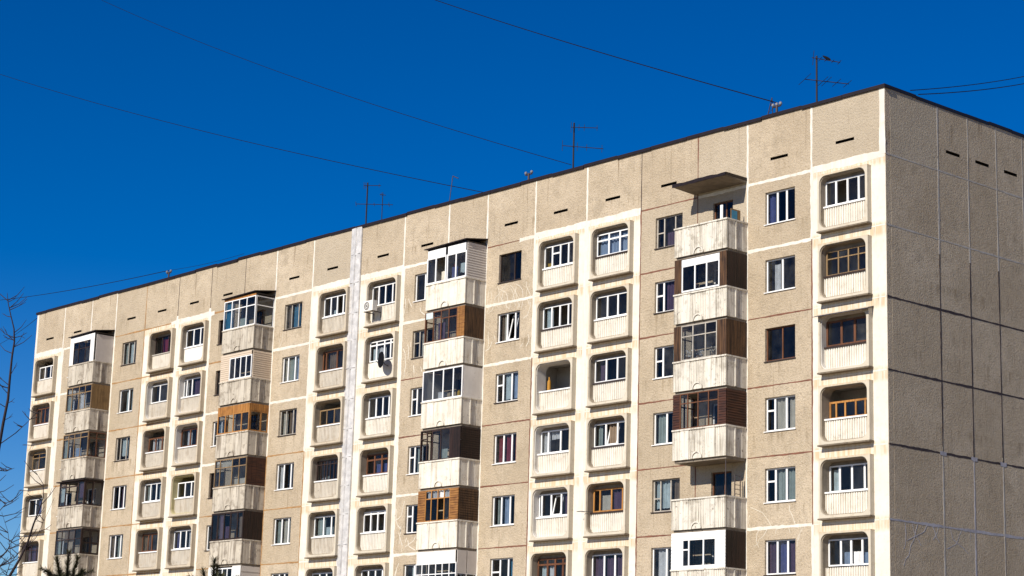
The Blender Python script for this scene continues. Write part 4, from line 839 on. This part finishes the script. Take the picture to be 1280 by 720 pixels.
# ------------------------------------------------------------------ bare tree at the left
M['bark'] = m_flat('dark_bark', (.035, .025, .03), .9, var=.3)
TD = 30
def tree_pts(pts, d=TD): return [PD(x, y, d+(dd if len(rest) else 0)) for (x, y, *rest) in pts for dd in [rest[0] if rest else 0]]
base = PD(-26, 800, TD); base.z = 0
tr_ = thing('bare_tree', 'leafless dark tree with thin twigs in front of the left end of the building', 'tree', base)
fork = PD(-24, 760, TD)
b = MB(); b.tube([base, base.lerp(fork, .5)+Vector((.03, .02, 0)), fork], [.16, .12, .085], 9); part('trunk', b, 'bark', tr_)
RB = random.Random(5)
def limb(pts, r0, r1, twigs=0, tl=.5, name='limb'):
    pp = [Vector(q) for q in pts]; mb = MB(); n = len(pp); mb.tube(pp, [.72*(r0+(r1-r0)*i/(n-1)) for i in range(n)], 6); o = part(name, mb, 'bark', tr_)
    tw = MB()
    for i in range(twigs):
        t = RB.uniform(.08, .98)*(n-1); j = min(int(t), n-2); c = pp[j].lerp(pp[j+1], t-j); s = 1 if i % 2 else -1
        d = RT*s*RB.uniform(.5, 1) + UP*RB.uniform(.15, .8) + fw*RB.uniform(-.5, .5); d.normalize(); L = tl*RB.uniform(.4, 1)
        q1 = c+d*L*.5; q2 = q1+(d+UP*.35+RT*RB.uniform(-.2, .2)).normalized()*L*.5
        tw.tube([c, q1, q2], [.007, .005, .003], 4)
        if RB.random() < .7:
            d2 = (d+UP*RB.uniform(-.6, .6)+RT*RB.uniform(-.5, .5)).normalized(); tw.tube([q1, q1+d2*L*.35], [.004, .0025], 4)
    if twigs: part('twigs', tw, 'bark', o, kind='stuff')
limb(tree_pts([(-24, 760), (-14, 650, .3), (-4, 575, .5), (4, 529, .5), (10, 499, .5), (12.5, 471, .5), (15, 446, .5), (18, 427, .5), (17.5, 411, .5), (13, 392, .5), (10, 378, .5), (9, 366, .5)]), .045, .005, 26, .38)
limb(tree_pts([(-8, 590, .5), (0, 555, .8), (20, 541, 1.), (34, 528, 1.1), (47, 515, 1.2)]), .014, .004, 8, .3)
limb(tree_pts([(-22, 770), (-5, 742, -.5), (12, 720, -.8), (24, 700, -1), (35, 677, -1.1), (42, 655, -1.2), (51, 632, -1.3), (54, 622, -1.3), (54, 605, -1.3), (44, 589, -1.3)]), .038, .004, 12, .35)
limb(tree_pts([(30, 687, -1.1), (45, 672, -1), (51, 660, -1), (60, 640, -1), (68, 622, -1)]), .008, .003, 3, .25)
limb(tree_pts([(-20, 740), (-5, 700, 1), (8, 690, 1.2), (18, 670, 1.3), (25, 655, 1.3)]), .018, .004, 14, .45)
limb(tree_pts([(-24, 755), (-6, 712, .5), (2, 707, .4), (14, 703, .3), (22, 692, .3), (32, 680, .2)]), .016, .004, 12, .4)
limb(tree_pts([(-16, 660), (-2, 640, -.6), (9, 628, -.8), (17, 627, -.9)]), .012, .004, 7, .3)
limb(tree_pts([(-12, 620), (-3, 588, 1), (8, 589, 1.2), (18, 585, 1.3)]), .011, .004, 6, .25)
limb(tree_pts([(-10, 720, .9), (4, 730, 1), (14, 700, 1.1), (10, 665, 1.2), (2, 640, 1.2)]), .012, .003, 14, .45)
# ------------------------------------------------------------------ conifers at the bottom edge
def m_needle():
    b = NB('conifer_needles'); c = b.mix(b.ramp(b.noise(3, 3), .35, .65), (.045, .05, .02), (.085, .07, .03)); return b.done(c, .8)
M['needle'] = m_needle()
def pine(px, py, dist, label, leaders, seed):
    R = random.Random(seed); tip = PD(px, py, dist); H_ = tip.z; t = thing('pine_tree', label, 'tree', (tip.x, tip.y, 0), 'conifers below the building')
    b = MB(); b.tube([(tip.x, tip.y, 0), (tip.x, tip.y, H_*.6), tip], [.14, .07, .012], 8)
    tw = MB()
    def needles(A, B, n, ln):
        d = (B-A).normalized()
        for i in range(n):
            c = A.lerp(B, R.random()); v = Vector((R.uniform(-1, 1), R.uniform(-1, 1), R.uniform(-1, 1))); v = (v-d*v.dot(d)).normalized()*.9+d*.8; v.normalize(); s = v.cross(d).normalized()*.006
            tw.add([tuple(c-s), tuple(c+s), tuple(c+v*ln*R.uniform(.7, 1.1))], [(0, 1, 2)])
    needles(tip-Vector((0, 0, .6)), tip, 420, .15)
    for lx, ly in leaders:
        q = PD(lx, ly, dist+R.uniform(-.3, .3)); st = Vector((tip.x, tip.y, q.z-.55)); md = st.lerp(q, .5); md.z -= .12; b.tube([st, md, q], [.02, .014, .006], 5); needles(md, q, 330, .14); needles(st, md, 160, .12)
    z = H_-.45
    while z > H_*.35:
        L = min(1.5, .25+(H_-z)*.42)
        for i in range(6):
            a = R.uniform(0, 6.28); A = Vector((tip.x, tip.y, z)); B = A+Vector((math.cos(a)*L, math.sin(a)*L, .35*L)); md = A.lerp(B, .55); md.z -= .06*L
            b.tube([A, md, B], [.018, .012, .005], 4); needles(A.lerp(md, .4), md, 50, .11); needles(md, B, 70, .11)
        z -= .32
    part('trunk', b, 'bark', t); part('needles', tw, 'needle', t, kind='stuff')
pine(86, 690, 34, 'dark pine top in front of the lower left balcony', [(71, 698), (97, 697), (60, 713), (103, 713)], 2)
pine(268, 699, 36, 'small dark pine tip below the white balcony left of the middle', [(254, 713), (272, 708)], 3)
